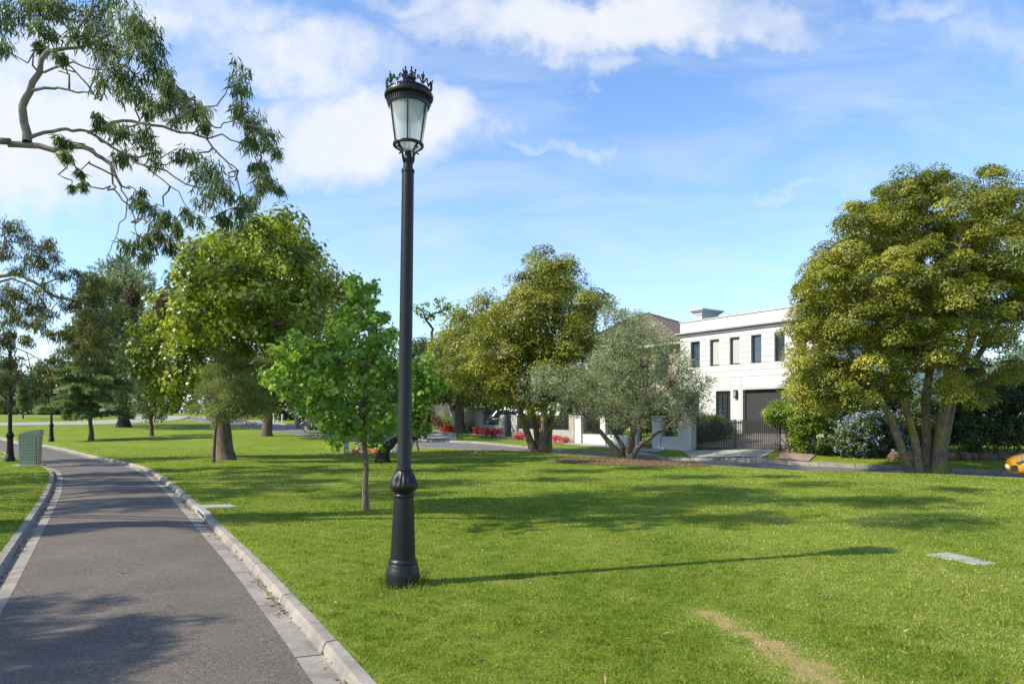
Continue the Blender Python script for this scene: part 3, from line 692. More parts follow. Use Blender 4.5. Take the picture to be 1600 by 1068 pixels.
gum('gum_tree', 'overhanging gum tree reaching in from the top left with drooping narrow leaves', gb, Yg,
 [([WP(-14.5,8.5,-.2),WP(-14.3,8.5,2),WP(-13.6,8.7,4.2),WP(-12.8,8.6,6.5),WP(-11.6,8.4,9),WP(-10.5,8.8,11.5)], .38, .08),
  ([WP(-13.6,8.7,4.2),WP(-11,8.9,4.6),(-130,205,0),(0,219,0),(14,226,0),(40,225,0),(80,231,0),(117,229,0),(141,234,0),(161,248,0),(177,266,0),(189,290,0)], .15, .018),
  ([(42,222,0),(38,193,0),(36,165,0),(46,143,0),(60,113,0),(72,81,0),(101,76,.1),(140,66,.2),(175,50,.3)], .058, .012),
  ([(46,143,0),(70,138,0),(93,139,-.1),(120,144,-.2),(140,145,-.2),(157,157,-.3)], .022, .006),
  ([(60,113,0),(80,108,.1),(115,98,.2),(150,110,.3),(185,105,.4)], .018, .006),
  ([(46,215,0),(70,208,.1),(93,203,.2),(115,202,.2),(137,207,.3),(165,222,.3),(200,245,.3),(225,258,.2),(258,268,.2),(290,290,.2),(330,292,.2)], .026, .008),
  ([(137,207,.3),(160,200,.2),(193,189,.1),(234,195,0),(266,201,0),(298,209,0),(322,217,0),(342,242,0),(358,255,0),(372,266,0)], .024, .008),
  ([(298,209,0),(325,195,.1),(345,200,.1),(352,190,.1),(375,190,.1),(400,200,.1)], .012, .006),
  ([(266,201,0),(290,178,0),(314,167,0),(338,165,0),(348,151,0),(355,135,0),(368,115,0)], .014, .005),
  ([(322,217,0),(345,212,0),(375,222,0),(400,240,0),(420,285,0)], .012, .004),
  ([(173,262,0),(178,285,0),(181,298,0),(192,312,0),(201,322,0),(209,340,0),(213,354,0),(220,380,0),(226,405,0),(240,440,0)], .014, .004),
  ([(189,288,0),(196,310,0),(197,334,0),(186,348,0),(181,370,0),(172,388,0),(168,403,0),(178,412,0)], .010, .003),
  ([(225,258,.2),(250,280,.3),(280,300,.4),(300,330,.4),(330,340,.4)], .01, .004),
  ([WP(-12.8,8.6,6.5),WP(-10,9.2,8),WP(-7.5,9.6,8.8),WP(-4.5,9.8,9.2)], .12, .03), ([WP(-11.6,8.4,9),WP(-9,7,10.5),WP(-6,6.5,11)], .08, .02),
  ([(101,76,.1),(130,30,.3),(160,-20,.4),(200,-70,.5)], .02, .008), ([(175,50,.3),(205,60,.3),(235,95,.3),(262,140,.2),(300,170,.1)], .012,.004)],
 [(15,30,34),(5,70,22),(45,5,34),(70,40,24),(105,15,36),(130,55,26),(60,75,14),(95,85,12),(160,15,36),(200,35,40),(175,75,30),(215,80,38),(185,115,34),(230,50,30),(240,105,28),(165,135,22),(210,140,26),
  (185,205,26),(215,215,28),(235,240,22),(200,245,22),(160,190,14),(270,125,20),(262,150,24),(285,145,22),(250,160,22),(285,180,24),(310,180,20),(320,200,15),(225,160,16),
  (370,110,20),(380,135,22),(372,165,20),(395,190,26),(415,205,22),(385,225,22),(420,235,20),(400,255,16),(300,250,22),(325,270,34),(350,290,26),(315,310,22),(280,240,14),
  (232,320,20),(245,340,16),(215,300,12),(205,385,18),(235,375,20),(225,400,16),(265,340,16),(260,380,14),(250,360,16),(420,275,20),(405,300,20),(435,290,10),(370,330,20),(350,345,16),(300,340,16),(280,355,12),(385,315,14),
  (98,220,10),(102,238,7),(125,268,5),(130,285,5),(112,290,3)],
 31, per=62, D=1.0, Lf=.125, extra=[((-5.5,9.8,9.5),1.0),((-7.5,9.8,9.2),.9),((-4.2,9.8,9.6),.8),((-6,6.6,11),1.2),((-8.5,7,10.8),1.1),((-10,9,11.8),1.5),((-9,9.4,8.6),.9),((-7.4,10.6,10.2),1.2),((-6.2,8.6,12),1.2),((-11,8,10),1.0),((-3,9.8,9.6),.7),((-8.7,11.4,11.5),1.0),((-6.5,11.8,12),.9),((-11,11,12.4),1.0),((-4.5,10.5,12.5),.8),((-4.2,8,13),.8),((-2.2,10,12),.7),((-9.5,10.2,12.8),.8),((-12.5,9.8,12.2),1.1)])
# second gum: lower foliage at the left edge
Y2 = 19.; gb2 = (-19., 18., g(-19., 18.))
gum('gum_tree', 'gum tree at the left edge with olive brown hanging foliage above the litter bin', gb2, Y2,
 [([WP(-19,18,-.2),WP(-18.6,18,2),WP(-18,18.3,4.5),WP(-17,18.5,7),WP(-15.5,19,9)], .34, .07),
  ([WP(-18,18.3,4.5),WP(-16,18.8,5.0),(0,432,0),(30,430,0),(60,445,0),(90,465,0),(130,470,0),(160,490,0)], .10, .02),
  ([WP(-17,18.5,7),(-30,350,0),(0,355,0),(8,368,0),(0,400,0)], .05, .015),
  ([(0,440,0),(20,436,.2),(50,450,.3),(70,480,.3),(70,520,.3)], .03, .01), ([WP(-18.2,18,4),(-20,520,0),(20,540,0),(60,560,0)], .05, .012),
  ([(60,445,0),(110,430,.4),(150,425,.6)], .025,.008)],
 [(15,355,18),(35,365,16),(10,385,22),(50,390,22),(75,385,18),(90,402,14),(65,412,20),(30,420,18),(10,460,26),(40,470,28),(65,450,18),(70,480,22),(20,500,26),(55,505,22),(5,530,18),(35,530,14),
  (125,440,20),(150,440,20),(115,470,24),(145,470,26),(160,500,18),(130,505,28),(150,530,26),(110,530,24),(85,520,14),(130,560,22),(155,560,14),(100,550,18),
  (15,565,20),(5,600,22),(30,590,14),(60,575,16),(70,600,16),(55,615,12),(80,590,10),(10,630,12),(70,625,10),(95,430,14),(115,425,10)],
 32, per=42, leafm=M['lf_gumb'], D=1.4, Lf=.15)
# gums outside the frame to the left that throw the long shadows over the lawn
for i, (bx, by, lobs, lab) in enumerate([
  ((-20.), (14.), [((-17,15.6,13.3),1.2),((-14,15.2,13.9),1.0),((-12,16.2,14.3),.9),((-16,17.4,13.4),1.0),((-19,16,12),1.3),((-13.4,13,12.8),1.0),((-10,13.6,13.2),.9),((-8,13.4,13.4),.7),((-18,18.8,14),1.1),((-14.5,18.2,14.8),.9)], 'very tall gum tree standing left of the path, out of frame'),
  ((-19.), (17.), [((-17.5,16,5),1.3),((-18.5,18,6.2),1.5),((-17.8,15,7.2),1.2),((-20,17,4.2),1.2),((-17.2,14.5,4),.8)], 'bushy gum tree standing left of the path beside the bin, out of frame'),
  ((-17.), (11.), [((-15,12,8),1.5),((-13,13,9.5),1.4),((-16,13.5,6.5),1.2),((-17.5,10,9),1.5),((-14.5,10.5,10.5),1.2),((-18.5,12.5,6),1.3),((-11.6,8.6,6.4),.9),((-10.2,9.0,5.9),.6),((-13.6,14.3,7),1.1),((-12.4,14.8,6.5),.8),((-15,15.4,7.4),1.1),((-13.2,8.2,5.6),.7)], 'tall gum tree standing left of the path out of frame'),
  ((-12.5), (3.2), [((-10.8,3.8,5.4),1.0),((-12,2.6,6.3),1.1),((-10.2,2.6,4.6),.7),((-13,4,5),.9),((-9.6,3.4,5.6),.6),((-9.0,2.6,5.0),.7),((-9.6,1.7,5.2),.9),((-8.5,3.2,4.7),.5),((-9.5,.9,5.0),.8)], 'low gum tree standing close beside the path on the left, out of frame'),
  ((-22.), (24.), [((-22,24,7),1.8),((-20.5,22.5,5.5),1.2),((-23.5,25,5.5),1.6),((-21,25,8.8),1.4)], 'gum tree standing left of the path behind the bin, out of frame')]):
    base = np.array([bx, by, g(bx, by)]); P = [WP(bx,by,-.2),WP(bx+.2,by,2.2),WP(bx+.8,by+.2,4.5),WP(*(np.array(lobs[0][0])))]
    gum('gum_tree', lab, base, 10, [(P, .26, .06)]+[([WP(bx+.2,by,2.2),WP(bx+.75,by+.18,4.3),WP(*((np.array(c)+np.array([bx,by,4]))/2)),WP(*c)], .08, .02) for k, (c, q) in enumerate(lobs)], [], 40+i, per=50, Lf=.17, extra=lobs)
# mistletoe clumps hanging in front of the plane tree
r = R(55)
for k_, (px, py, rp, Ym_, lab) in enumerate([(262,475,17,24,'larger dark brown drooping mistletoe clump before the plane tree crown'), (206,462,11,24,'small dark brown drooping mistletoe clump left of the larger one')]):
    c = W(px, py, Ym_); root = empty('mistletoe_clump', c, 0, lab, 'mistletoe', 'mistletoe clumps')
    N = 1400 if rp > 15 else 700; q = rp/F*Ym_
    leaf_mesh('foliage', sph(r,N)*(r.random(N)**.5)[:,None]*np.array([q,q,q*1.3]), np.array([0,0,-1.])+r.normal(0,.3,(N,3)), r.normal(size=(N,3)), .2, .03, r.random(N), M['lf_mistletoe'], root)
    tubes('stems', [(wob(np.array([0,0,q*1.8]), sph(r,1)[0]*q*.8-np.array([0,0,q*.3]), r, .2, 5), np.linspace(.02,.006,5), 4) for _ in range(14)], M['bark_grey'], root)

# --- far trees
def far_tree(label, px, Yf, lobs, leafm, seed, name='distant_tree', L=.35, group='trees beyond the road', trunk=.25, rc=.8, k=1.1, per=30, style='broad', barkm=None, D=3., tw=.1, inner=.6):
    b0 = gat(px, Yf); pyb = HY+(EYE-b0[2])*F/Yf
    tx = np.average([l[0] for l in lobs]); ty = np.average([l[1] for l in lobs])
    return tree(name, label, 'tree', b0, Yf, lobs, D, [([(px,pyb,0),((px*2+tx)/3,(pyb*2+ty)/3,0),((px+tx)/2,(pyb+ty)/2,0)], [trunk,trunk*.75,trunk*.6])],
        leafm, barkm or M['bark_dark'], seed, trunk*.5, group, dict(rc=rc, k=k, per=per, L=L, Wd=L*.55, inner=inner, style=style), tw, .03)[0]
far_tree('sparse tree with bare forked limbs showing above the roofs beside the nearest lamp', 697, 62,
 [(660,482,9,0),(672,490,8,0),(685,470,9,0),(700,478,9,0),(718,480,8,0),(730,482,5,0),(665,497,7,0),(652,480,5,0),(710,490,6,0),(725,490,4,0),(690,485,6,0)], M['lf_hedge'], 60, 'sparse_tree', L=.32, trunk=.35, rc=.42, k=.6, per=18, tw=.8)
far_tree('dark brownish round tree behind the olive green roadside tree', 702, 75, [(705,530,16),(690,545,14),(715,545,16),(700,565,16),(725,520,14),(740,508,14)], M['lf_rust'] if 0 else M['lf_plane2'], 61)
far_tree('grey green tree on the skyline just right of the nearest lamp', 655, 80, [(660,540,16),(645,548,16),(675,548,14),(650,570,18),(630,560,16),(670,565,14)], M['lf_far'], 62)
far_tree('broad green tree overhanging the grey fence right of the nearest lamp', 668, 52, [(665,600,22),(685,590,18),(690,612,16),(650,590,18),(670,575,14),(700,590,10),(640,610,16)], M['lf_mid'], 63, L=.3, rc=.55)
far_tree('dark clipped tree behind the glass gate and parked wagon', 760, 62, [(740,628,14),(760,632,14),(780,625,16),(800,620,14),(760,615,14),(820,625,14)], M['lf_dark'], 64, L=.3, rc=.6)
far_tree('green tree filling the gap behind the leaning mossy trunks', 905, 54, [(880,610,20),(910,600,24),(940,590,22),(925,625,20),(890,640,14),(955,620,20),(860,610,16)], M['lf_mid'], 65, L=.3, rc=.6)
far_tree('leafy tree between the olive and the tiled roof', 968, 42, [(965,525,16),(950,550,18),(980,545,14),(955,580,20),(975,510,10),(985,575,18)], M['lf_mid'], 67, L=.22, rc=.45)
far_tree('bushy tree in the garden of the tiled house behind the olive', 1000, 47, [(960,560,18),(985,600,24),(1020,640,14),(940,570,18),(960,620,22),(1000,635,16)], M['lf_mid'], 66, L=.25, rc=.5)
hz = [(20,88,[(20,600,26),(0,590,24),(45,605,22),(10,570,20),(35,630,16),(20,628,22)],'far tree at the extreme left behind the left gum'),
      (50,96,[(30,620,24),(60,622,24),(95,625,24),(130,625,24),(165,622,24),(0,622,24)],'broad low far tree behind the far hedge on the left'),
      (85,92,[(85,600,24),(65,590,20),(105,590,22),(90,570,18),(120,610,18)],'far tree behind the hanging gum foliage'),
      (150,95,[(150,600,22),(165,580,24),(140,575,20),(175,610,20)],'far tree behind the layered cedar'),
      (120,100,[(130,540,26),(115,520,20),(145,500,22),(160,530,20)],'tall far tree rising above the layered cedar'),
      (235,100,[(230,600,24),(250,580,24),(215,590,20),(240,560,20),(270,600,20)],'far tree behind the small lone tree'),
      (300,98,[(300,600,26),(320,580,24),(285,590,20),(340,600,20)],'far tree behind the big plane tree on its left side'),
      (380,90,[(380,610,26),(400,590,24),(360,600,22),(420,600,24)],'far tree behind the plane trunk'),
      (480,85,[(480,590,30),(500,560,30),(455,600,24),(520,600,24),(540,570,24)],'far tree behind the grey street pole'),
      (640,86,[(620,600,24),(645,590,24),(600,615,24),(665,610,22),(640,620,22)],'far tree directly behind the nearest lamp pole'),
      (580,82,[(580,590,28),(600,560,24),(560,600,24),(620,590,24)],'far tree behind the young maple')]
for i,(px,Yf,lobs,lab) in enumerate(hz): far_tree(lab, px, Yf, lobs, [M['lf_far'],M['lf_mid'],M['lf_dark']][i%3], 70+i, L=.5, rc=1.1, per=24)
far_tree('pale grey green conifer on the skyline above the right hedge', 1560, 46, [(1560,590,26),(1590,570,26),(1620,560,30),(1540,610,22),(1600,600,26),(1640,600,30)], M['lf_pale'], 81, L=.28, rc=.6, style='spike')
far_tree('green garden tree behind the right hand tree', 1420, 46, [(1400,590,24),(1430,600,26),(1460,585,24),(1490,600,26),(1380,610,22),(1520,600,24)], M['lf_mid'], 82, L=.28, rc=.6)
# twin trunks beside the street pole
b0 = hit(485, 670); tree('street_tree', 'brown trunked street tree just right of the grey pole', 'tree', b0, b0[1], [(490,610,26),(510,590,26),(470,600,20),(520,620,18),(495,570,24)], 2.5, [([(486,670,0),(485,650,0),(487,630,0),(490,600,0)],[.55,.42,.38,.3])], M['lf_plane2'], M['bark_grey'], 90, .2, fol=dict(rc=.6,k=.8,per=26,L=.26,Wd=.2), tw=.1)
b0 = hit(469, 668); tree('street_tree', 'second street tree with a narrow pale trunk between the pole and the brown trunk', 'tree', b0, b0[1], [(455,600,22),(440,585,22),(470,580,22)], 2.5, [([(469,668,0),(469,650,0),(468,630,0),(462,600,0)],[.33,.28,.26,.2])], M['lf_plane2'], M['bark_young'], 91, .15, fol=dict(rc=.6,k=.8,per=26,L=.26,Wd=.2), tw=.1)

# --- hedges and shrubs
HF = dict(rc=.24, k=1.9, per=46, L=.085, Wd=.052, inner=.75, zs=1.0)
bush('clipped_hedge', 'bright green creeper covered hedge arching over the right end of the black gate', 'hedge', [(1215,642,16),(1235,638,17),(1256,645,20),(1248,662,20),(1262,672,22),(1250,690,16),(1275,688,20),(1282,665,16),(1240,650,16),(1285,695,12),(1268,655,16),(1225,646,15),(1262,690,18),(1258,635,15),(1238,655,14),(1205,648,12)], 30.0, .9, M['lf_hedge'], 101, fol=dict(HF, k=3.2, L=.08))
bush('hydrangea', 'leafy hydrangea with cream flower heads at the foot of the creeper hedge', 'shrub', [(1266,688,9),(1276,690,9),(1286,688,9)], 29.2, .4, M['lf_mid'], 102, fol=dict(HF, rc=.18), flowers=(M['lf_cream'], 8, .09))
bush('tall_hedge', 'tall green hedge behind the lavender flowered shrub', 'hedge', [(1300,640,22),(1320,620,22),(1350,615,24),(1385,620,26),(1410,630,22),(1340,640,22),(1375,650,22),(1300,665,20)], 31.5, 1.0, M['lf_mid'], 103, fol=HF)
bush('plumbago_shrub', 'spreading shrub dotted with lavender blue flowers behind the verge', 'shrub', [(1312,690,16),(1330,675,20),(1350,665,20),(1345,692,18),(1370,685,20),(1392,680,20),(1400,665,18),(1375,660,18),(1325,700,11),(1405,695,13),(1360,702,11)], 29.0, .9, M['lf_mid'], 104, fol=HF, flowers=(M['lf_blue'], 700, .07))
bush('dark_hedge', 'large dark green hedge above the rocks at the right edge', 'hedge', [(1500,650,28),(1530,630,30),(1565,625,32),(1600,620,34),(1640,625,34),(1515,680,24),(1550,675,26),(1590,672,28),(1625,670,30),(1505,620,22),(1545,605,22),(1600,590,24),(1670,640,34),(1700,670,32)], 29.0, 1.2, M['lf_dark'], 105, fol=dict(HF, rc=.26))
bush('dark_hedge', 'shaded green bush directly behind the mossy trunks of the right tree', 'hedge', [(1425,650,20),(1445,660,22),(1470,650,22),(1430,680,18),(1460,685,18),(1485,680,18),(1440,630,20),(1480,625,20)], 29.5, .8, M['lf_mid'], 106, fol=HF, flowers=(M['lf_blue'], 25, .06))
RF = dict(rc=.16, k=1.0, per=36, L=.08, Wd=.05)
for k_, (lobs, Yb, lab) in enumerate([([(742,671,4.5),(750,672,5),(760,673,5.5),(770,674,5.5),(778,674,5)], 46.5, 'longest bank of red flowers in front of the dark railing beside the glass gate'),
    ([(808,680,4.5),(816,680,4.5),(824,681,4.5)], 44.0, 'short bank of red flowers left of the leaning mossy trunks'),
    ([(866,684,4.5),(874,685,4.5),(883,686,4.5),(888,687,3.5)], 41.2, 'bank of red flowers right of the leaning mossy trunks')]):
    lobs = [(a, b_+0, c_) for a, b_, c_ in lobs]
    bush('flower_bed', lab, 'flowers', lobs, Yb, .3, M['lf_red'], 110+k_, 'red flower banks before the fences', RF)
bush('low_shrub', 'small orange red shrub at the foot of the letterbox pier', 'shrub', [(698,668,5),(705,669,5),(692,670,4)], 52, .4, M['lf_red'], 114, fol=RF)
bush('garden_shrub', 'pinkish brown mounded shrub in the garden right of the nearest lamp', 'shrub', [(668,660,8),(680,656,10),(672,650,8),(660,664,6),(688,662,7)], 56, .8, M['lf_rust'], 115, fol=dict(RF, rc=.3, L=.16))
bush('garden_shrub', 'yellow green shrub beside the pinkish brown one', 'shrub', [(697,652,8),(704,658,7),(695,664,5),(665,643,7)], 57, .8, M['lf_hedge'], 116, fol=dict(RF, rc=.3, L=.16))
bush('clipped_hedge', 'dark low hedge running inside the black sliding gate', 'hedge', [(1095,668,14),(1110,672,13),(1125,668,12),(1135,666,11),(1100,680,10),(1115,682,8)], 36.6, .5, M['lf_mid'], 117, fol=dict(HF, rc=.2))
bush('garden_shrub', 'light green shrub rising above the hedge before the entrance window', 'shrub', [(1105,655,9),(1120,655,9),(1090,652,10)], 37.6, .5, M['lf_hedge'], 118, fol=dict(HF, rc=.2))
bush('garden_shrub', 'leafy shrub behind the white fence under the olive crown', 'shrub', [(925,662,10),(975,660,10),(965,668,9),(955,660,9),(935,668,8)], 41.5, .5, M['lf_mid'], 119, fol=dict(HF, rc=.22))
bush('garden_shrub', 'leafy shrub behind the last panel of the white fence', 'shrub', [(1040,660,9),(1050,665,9),(1058,655,8),(1045,672,8),(1010,662,9)], 36.9, .4, M['lf_hedge'], 120, fol=dict(HF, rc=.2))
bush('clipped_hedge', 'dark hedge behind the neighbouring grey fence', 'hedge', [(830,655,12),(850,660,12),(870,662,12),(885,668,10),(815,660,10)], 47.5, .6, M['lf_dark'], 121, fol=dict(HF, rc=.3, L=.14))
bush('dark_hedge', 'long dark hedge in the distance at the far left', 'hedge', [(0,640,14),(20,642,12),(40,642,12),(60,641,12),(80,640,13),(100,640,13),(120,640,13),(140,640,12),(160,640,12),(178,640,11)], 86, 1.0, M['lf_dark'], 122, fol=dict(HF, rc=.6, L=.35, Wd=.2, per=30))
bush('dark_hedge', 'dark hedge across the road behind the slim flaking trunk', 'hedge', [(440,645,12),(455,640,12),(475,645,12),(500,645,14),(520,650,14),(540,648,14),(430,640,10)], 74, .8, M['lf_dark'], 123, fol=dict(HF, rc=.6, L=.3, Wd=.18, per=30))
bush('dark_hedge', 'dark hedge across the road behind the big plane trunk', 'hedge', [(200,636,9),(225,636,9),(250,636,9),(275,635,9),(300,636,10),(330,636,10),(360,638,10),(390,640,11)], 96, 1.0, M['lf_dark'], 124, fol=dict(HF, rc=.7, L=.4, Wd=.25, per=30))
# ------------------------------------------------------------------ street lamps
def tor(R_, z, t, seg=32): # ring profile pieces for a lathe
    return [(R_-t, z-t), (R_+t*.2, z-t), (R_+t, z), (R_+t*.2, z+t), (R_-t, z+t)]
def make_lamp():
    root = empty('street_lamp', (0,0,0))
    MB().lathe([(.165,-.05),(.168,.03),(.160,.10),(.158,.155),(.150,.165),(.146,.20),(.138,.215),(.141,.225),(.135,.245),(.118,.262)], 32).build('base', M['iron'], root, True)
    MB().lathe([(.122,.255),(.115,.40),(.106,.62),(.099,.82),(.096,.85),(.103,.858),(.104,.872),(.096,.885),(.100,.905)], 32).build('shaft', M['iron'], root, True)
    m = MB(); pr = [(.098,.90),(.120,.925),(.134,.945),(.137,.965),(.130,.985),(.112,1.035),(.095,1.075),(.082,1.10),(.078,1.108),(.083,1.114),(.083,1.124),(.074,1.132)]
    m.lathe(pr, 72, flute=(.98,1.08,.045,18)); m.build('collar', M['iron'], root, True)
    MB().lathe([(.072,1.12),(.0665,1.14),(.064,2.4),(.058,4.0),(.064,4.005),(.064,4.03),(.056,4.035),(.05,4.04)], 32).build('pole', M['iron'], root, True)
    MB().lathe([(.047,4.03),(.046,4.10),(.05,4.105),(.05,4.115),(.038,4.12),(.034,4.2),(.026,4.24)], 24).build('neck', M['iron'], root, True)
    z0, z1, ra, rb = 4.27, 4.655, .137, .196                       # lantern glass, bottom and top
    m = MB()
    for k in range(4):                                              # scrolled arms
        a = k*math.pi/2+math.radians(50); ca, sa = math.cos(a), math.sin(a)
        pts = [(.045,4.10),(.062,4.12),(.072,4.15),(.074,4.19),(.088,4.22),(.115,4.245),(.142,4.262)]
        m.tube([(q*ca, q*sa, z) for q, z in pts], .010, 6)
        cur = [(.125+.022*math.cos(t), 4.245+.022*math.sin(t)) for t in np.linspace(.6,5.2,9)]
        m.tube([(q*ca, q*sa, z) for q, z in cur], .008, 5)
        cur = [(.044+.018*math.cos(t), 4.115+.018*math.sin(t)) for t in np.linspace(-.5,3.6,7)]
        m.tube([(q*ca, q*sa, z) for q, z in cur], .008, 5)
    m.build('scroll_bracket', M['iron'], root, True)
    g_ = MB(); g_.lathe([(.02,4.205),(.06,4.218),(.10,4.242),(ra-.006,z0),(rb-.008,z1)], 32, caps=False); g_.build('lamp_glass', M['lampglass'], root, True)
    d = MB(); d.lathe([(.02,4.50),(.06,4.505),(.11,4.53),(.135,4.58),(.14,4.65)], 24); d.build('reflector', M['reflector'], root, True)
    f = MB(); f.lathe([(ra-.012,z0-.012),(ra+.01,z0-.012),(ra+.014,z0),(ra+.01,z0+.014),(ra-.012,z0+.014)], 32, caps=False)
    for k in range(6):
        a = k*math.pi/3+math.radians(35); ca, sa = math.cos(a), math.sin(a)
        f.tube([(ra*ca,ra*sa,z0),(rb*ca,rb*sa,z1)], .0075, 6)
    f.build('lantern_frame', M['iron'], root, True)
    c = MB(); c.lathe([(rb-.02,z1-.012),(rb+.004,z1-.012),(rb+.010,z1+.012),(rb+.008,z1+.05),(rb+.022,z1+.06),(rb+.036,z1+.066),(rb+.042,z1+.085),(rb+.036,z1+.102),(rb+.015,z1+.110),(rb+.008,z1+.145),(rb-.01,z1+.150),(rb-.04,z1+.150)], 48)
    for k in range(48):                                             # beading under the rim
        a = k*2*math.pi/48; q = rb+.012
        c.tube([(q*math.cos(a),q*math.sin(a),z1+.015),(q*math.cos(a),q*math.sin(a),z1+.052)], .0055, 4)
        q = rb+.013; c.tube([(q*math.cos(a),q*math.sin(a),z1+.112),(q*math.cos(a),q*math.sin(a),z1+.14)], .005, 4)
    c.build('cornice', M['iron'], root, True)
    MB().lathe([(rb-.02,z1+.145),(.15,z1+.175),(.10,z1+.20),(.062,z1+.215),(.055,z1+.24),(.06,z1+.245),(.062,z1+.262),(.05,z1+.268),(.01,z1+.27)], 32).build('canopy', M['iron'], root, True)
    w = MB(); n = 8; q = rb+.018
    for k in range(n):                                              # crest of palmettes and scrolls
        a0 = k*2*math.pi/n
        def P(da, h, e=0): return ((q+e)*math.cos(a0+da), (q+e)*math.sin(a0+da), z1+.148+h)
        w.tube([P(0,0),P(0,.06,.004),P(0,.105,.014)], [.009,.009,.004], 5)
        w.tube([P(0,.03),P(.05,.055,.004),P(.06,.075,.006),P(.03,.078,.006)], .007, 4); w.tube([P(0,.03),P(-.05,.055,.004),P(-.06,.075,.006),P(-.03,.078,.006)], .007, 4)
        for s in (-1,1):
            w.tube([P(s*.02,0),P(s*.10,.02),P(s*.17,.05,.003),P(s*.24,.062,.006),P(s*.28,.045,.006),P(s*.25,.03,.003),P(s*.21,.036,.003)], .008, 4)
            w.tube([P(s*.39,0),P(s*.34,.03),P(s*.30,.02)], .007, 4)
        w.tube([P(math.pi/n,0),P(math.pi/n,.035,.004)], [.006,.002], 4)
    w.build('crest', M['iron'], root, True)
    t = MB(); n = 6
    for k in range(n):                                              # little crown on top
        a = k*2*math.pi/n; q = .052; ca, sa = math.cos(a), math.sin(a)
        def P(h, e=0): return ((q+e)*ca, (q+e)*sa, z1+.265+h)
        t.tube([P(0),P(.02),P(.045,.003),P(.075,.007)], [.009,.008,.008,.007], 5)
        t.tube([((q+.003)*math.cos(a-.26),(q+.003)*math.sin(a-.26),z1+.312),((q+.003)*math.cos(a+.26),(q+.003)*math.sin(a+.26),z1+.312)], .006, 5)
        t.lathe([(.001,z1+.335),(.010,z1+.342),(.010,z1+.350),(.001,z1+.358)], 6, cx=(q+.008)*ca, cy=(q+.008)*sa)
    t.build('crown_finial', M['iron'], root, True)
    return root
m, nt, p = base_mat('frosted_lamp_glass'); p.inputs['Base Color'].default_value = (.80,.83,.88,1); p.inputs['Roughness'].default_value = .25
tr = nd(nt, 'ShaderNodeBsdfTranslucent'); tr.inputs[0].default_value = (.86,.9,.95,1); tp = nd(nt, 'ShaderNodeBsdfTransparent'); tp.inputs[0].default_value = (.85,.88,.92,1)
m1 = nd(nt, 'ShaderNodeMixShader'); m1.inputs[0].default_value = .5; m2_ = nd(nt, 'ShaderNodeMixShader')
tcg = nd(nt, 'ShaderNodeTexCoord').outputs['Object']; mpg = nd(nt,'ShaderNodeMapping'); mpg.inputs['Scale'].default_value = (22,22,.4); nt.links.new(tcg, mpg.inputs[0])
nt.links.new(ramp(nt, noise(nt, mpg.outputs[0], 1, 3), [(.35,(.28,)*3),(.65,(.5,)*3)]), m2_.inputs[0])
nt.links.new(p.outputs[0], m1.inputs[1]); nt.links.new(tr.outputs[0], m1.inputs[2]); nt.links.new(m1.outputs[0], m2_.inputs[1]); nt.links.new(tp.outputs[0], m2_.inputs[2]); nt.links.new(m2_.outputs[0], nt.nodes['Material Output'].inputs[0])
M['lampglass'] = m; M['reflector'] = mat('aged_reflector', (.30,.33,.26), (.22,.25,.19), 4, .5)
lamp = make_lamp(); tag(lamp, 'nearest and tallest black crowned street lamp standing in the lawn with grass round its base', 'street lamp', 'black crowned street lamps along the path')
b0 = hit(629, 914); lamp.location = (b0[0], b0[1], b0[2]); lamp.rotation_euler = (0, math.radians(.75), 0)
for px, py, lab in ((15.5, 720.5, 'black street lamp standing beside the sage green litter bin'), (80, 689.5, 'black street lamp on the far side of the path bend before the layered cedar')):
    c = copy_tree(lamp); b1 = hit(px, py); c.location = b1; c.rotation_euler = (0,0,.4); c['label'] = lab
c = copy_tree(lamp); b1 = gat(175, 78); c.location = b1; c['label'] = 'tiny distant street lamp behind the layered cedar near the far road'

# ------------------------------------------------------------------ litter bin
b0 = hit(44.5, 727); s1 = b0[1]/F; wB = 28*s1; dB = .40; hB = 1.02
bn = empty('litter_bin', b0, math.radians(20), 'sage green perforated litter bin with a curved lid beside the path', 'bin')
x0, x1 = -wB/2, wB/2
def taper(mb, i0, z0_, i1, z1_, mi=0):   # box tapering towards the ground
    vs = []
    for z, i in ((z0_, i0), (z1_, i1)): vs += [(x0+i,i*.6,z),(x1-i,i*.6,z),(x1-i,dB-i*.6,z),(x0+i,dB-i*.6,z)]
    mb.add(vs, [(0,3,2,1),(4,5,6,7),(0,1,5,4),(1,2,6,5),(2,3,7,6),(3,0,4,7)], mi)
mb = MB(); taper(mb, .045, -.05, 0, hB)
for r_ in range(9):
    z = .09+r_*.105; i = .045*(1-(z+.05)/1.07)
    for c_ in range(6):
        cx = x0+i+.055+c_*(wB-2*i-.11-.05)/5; y = i*.6-.003
        mb.add([(cx+.017*math.cos(t), y, z+.017*math.sin(t)) for t in np.arange(8)*math.pi/4], [list(range(8))], 1)
    for c_ in range(4):
        cy = .1+c_*.115; x = x1-i+.003
        mb.add([(x, cy+.017*math.cos(t), z+.017*math.sin(t)) for t in np.arange(8)*math.pi/4], [list(range(8))], 1)
mb.build('body', [M['bin'], M['hole']], bn, fix=False)
mb = MB(); mb.box(x1-.085, x1-.078, -.004+.001, .02, .03, hB-.01); mb.build('door_seam', M['hole'], bn)
arc = [(x0-.03, hB+.012)]+[(x0-.03+(wB+.05)*t, hB+.03+.17*math.sin(min(1,t*1.05)*math.pi/2)) for t in np.linspace(0,1,9)]+[(x1+.02,hB+.012)]
mb = MB(); mb.prism(arc, -.03, dB+.03); mb.build('lid', M['bin'], bn)
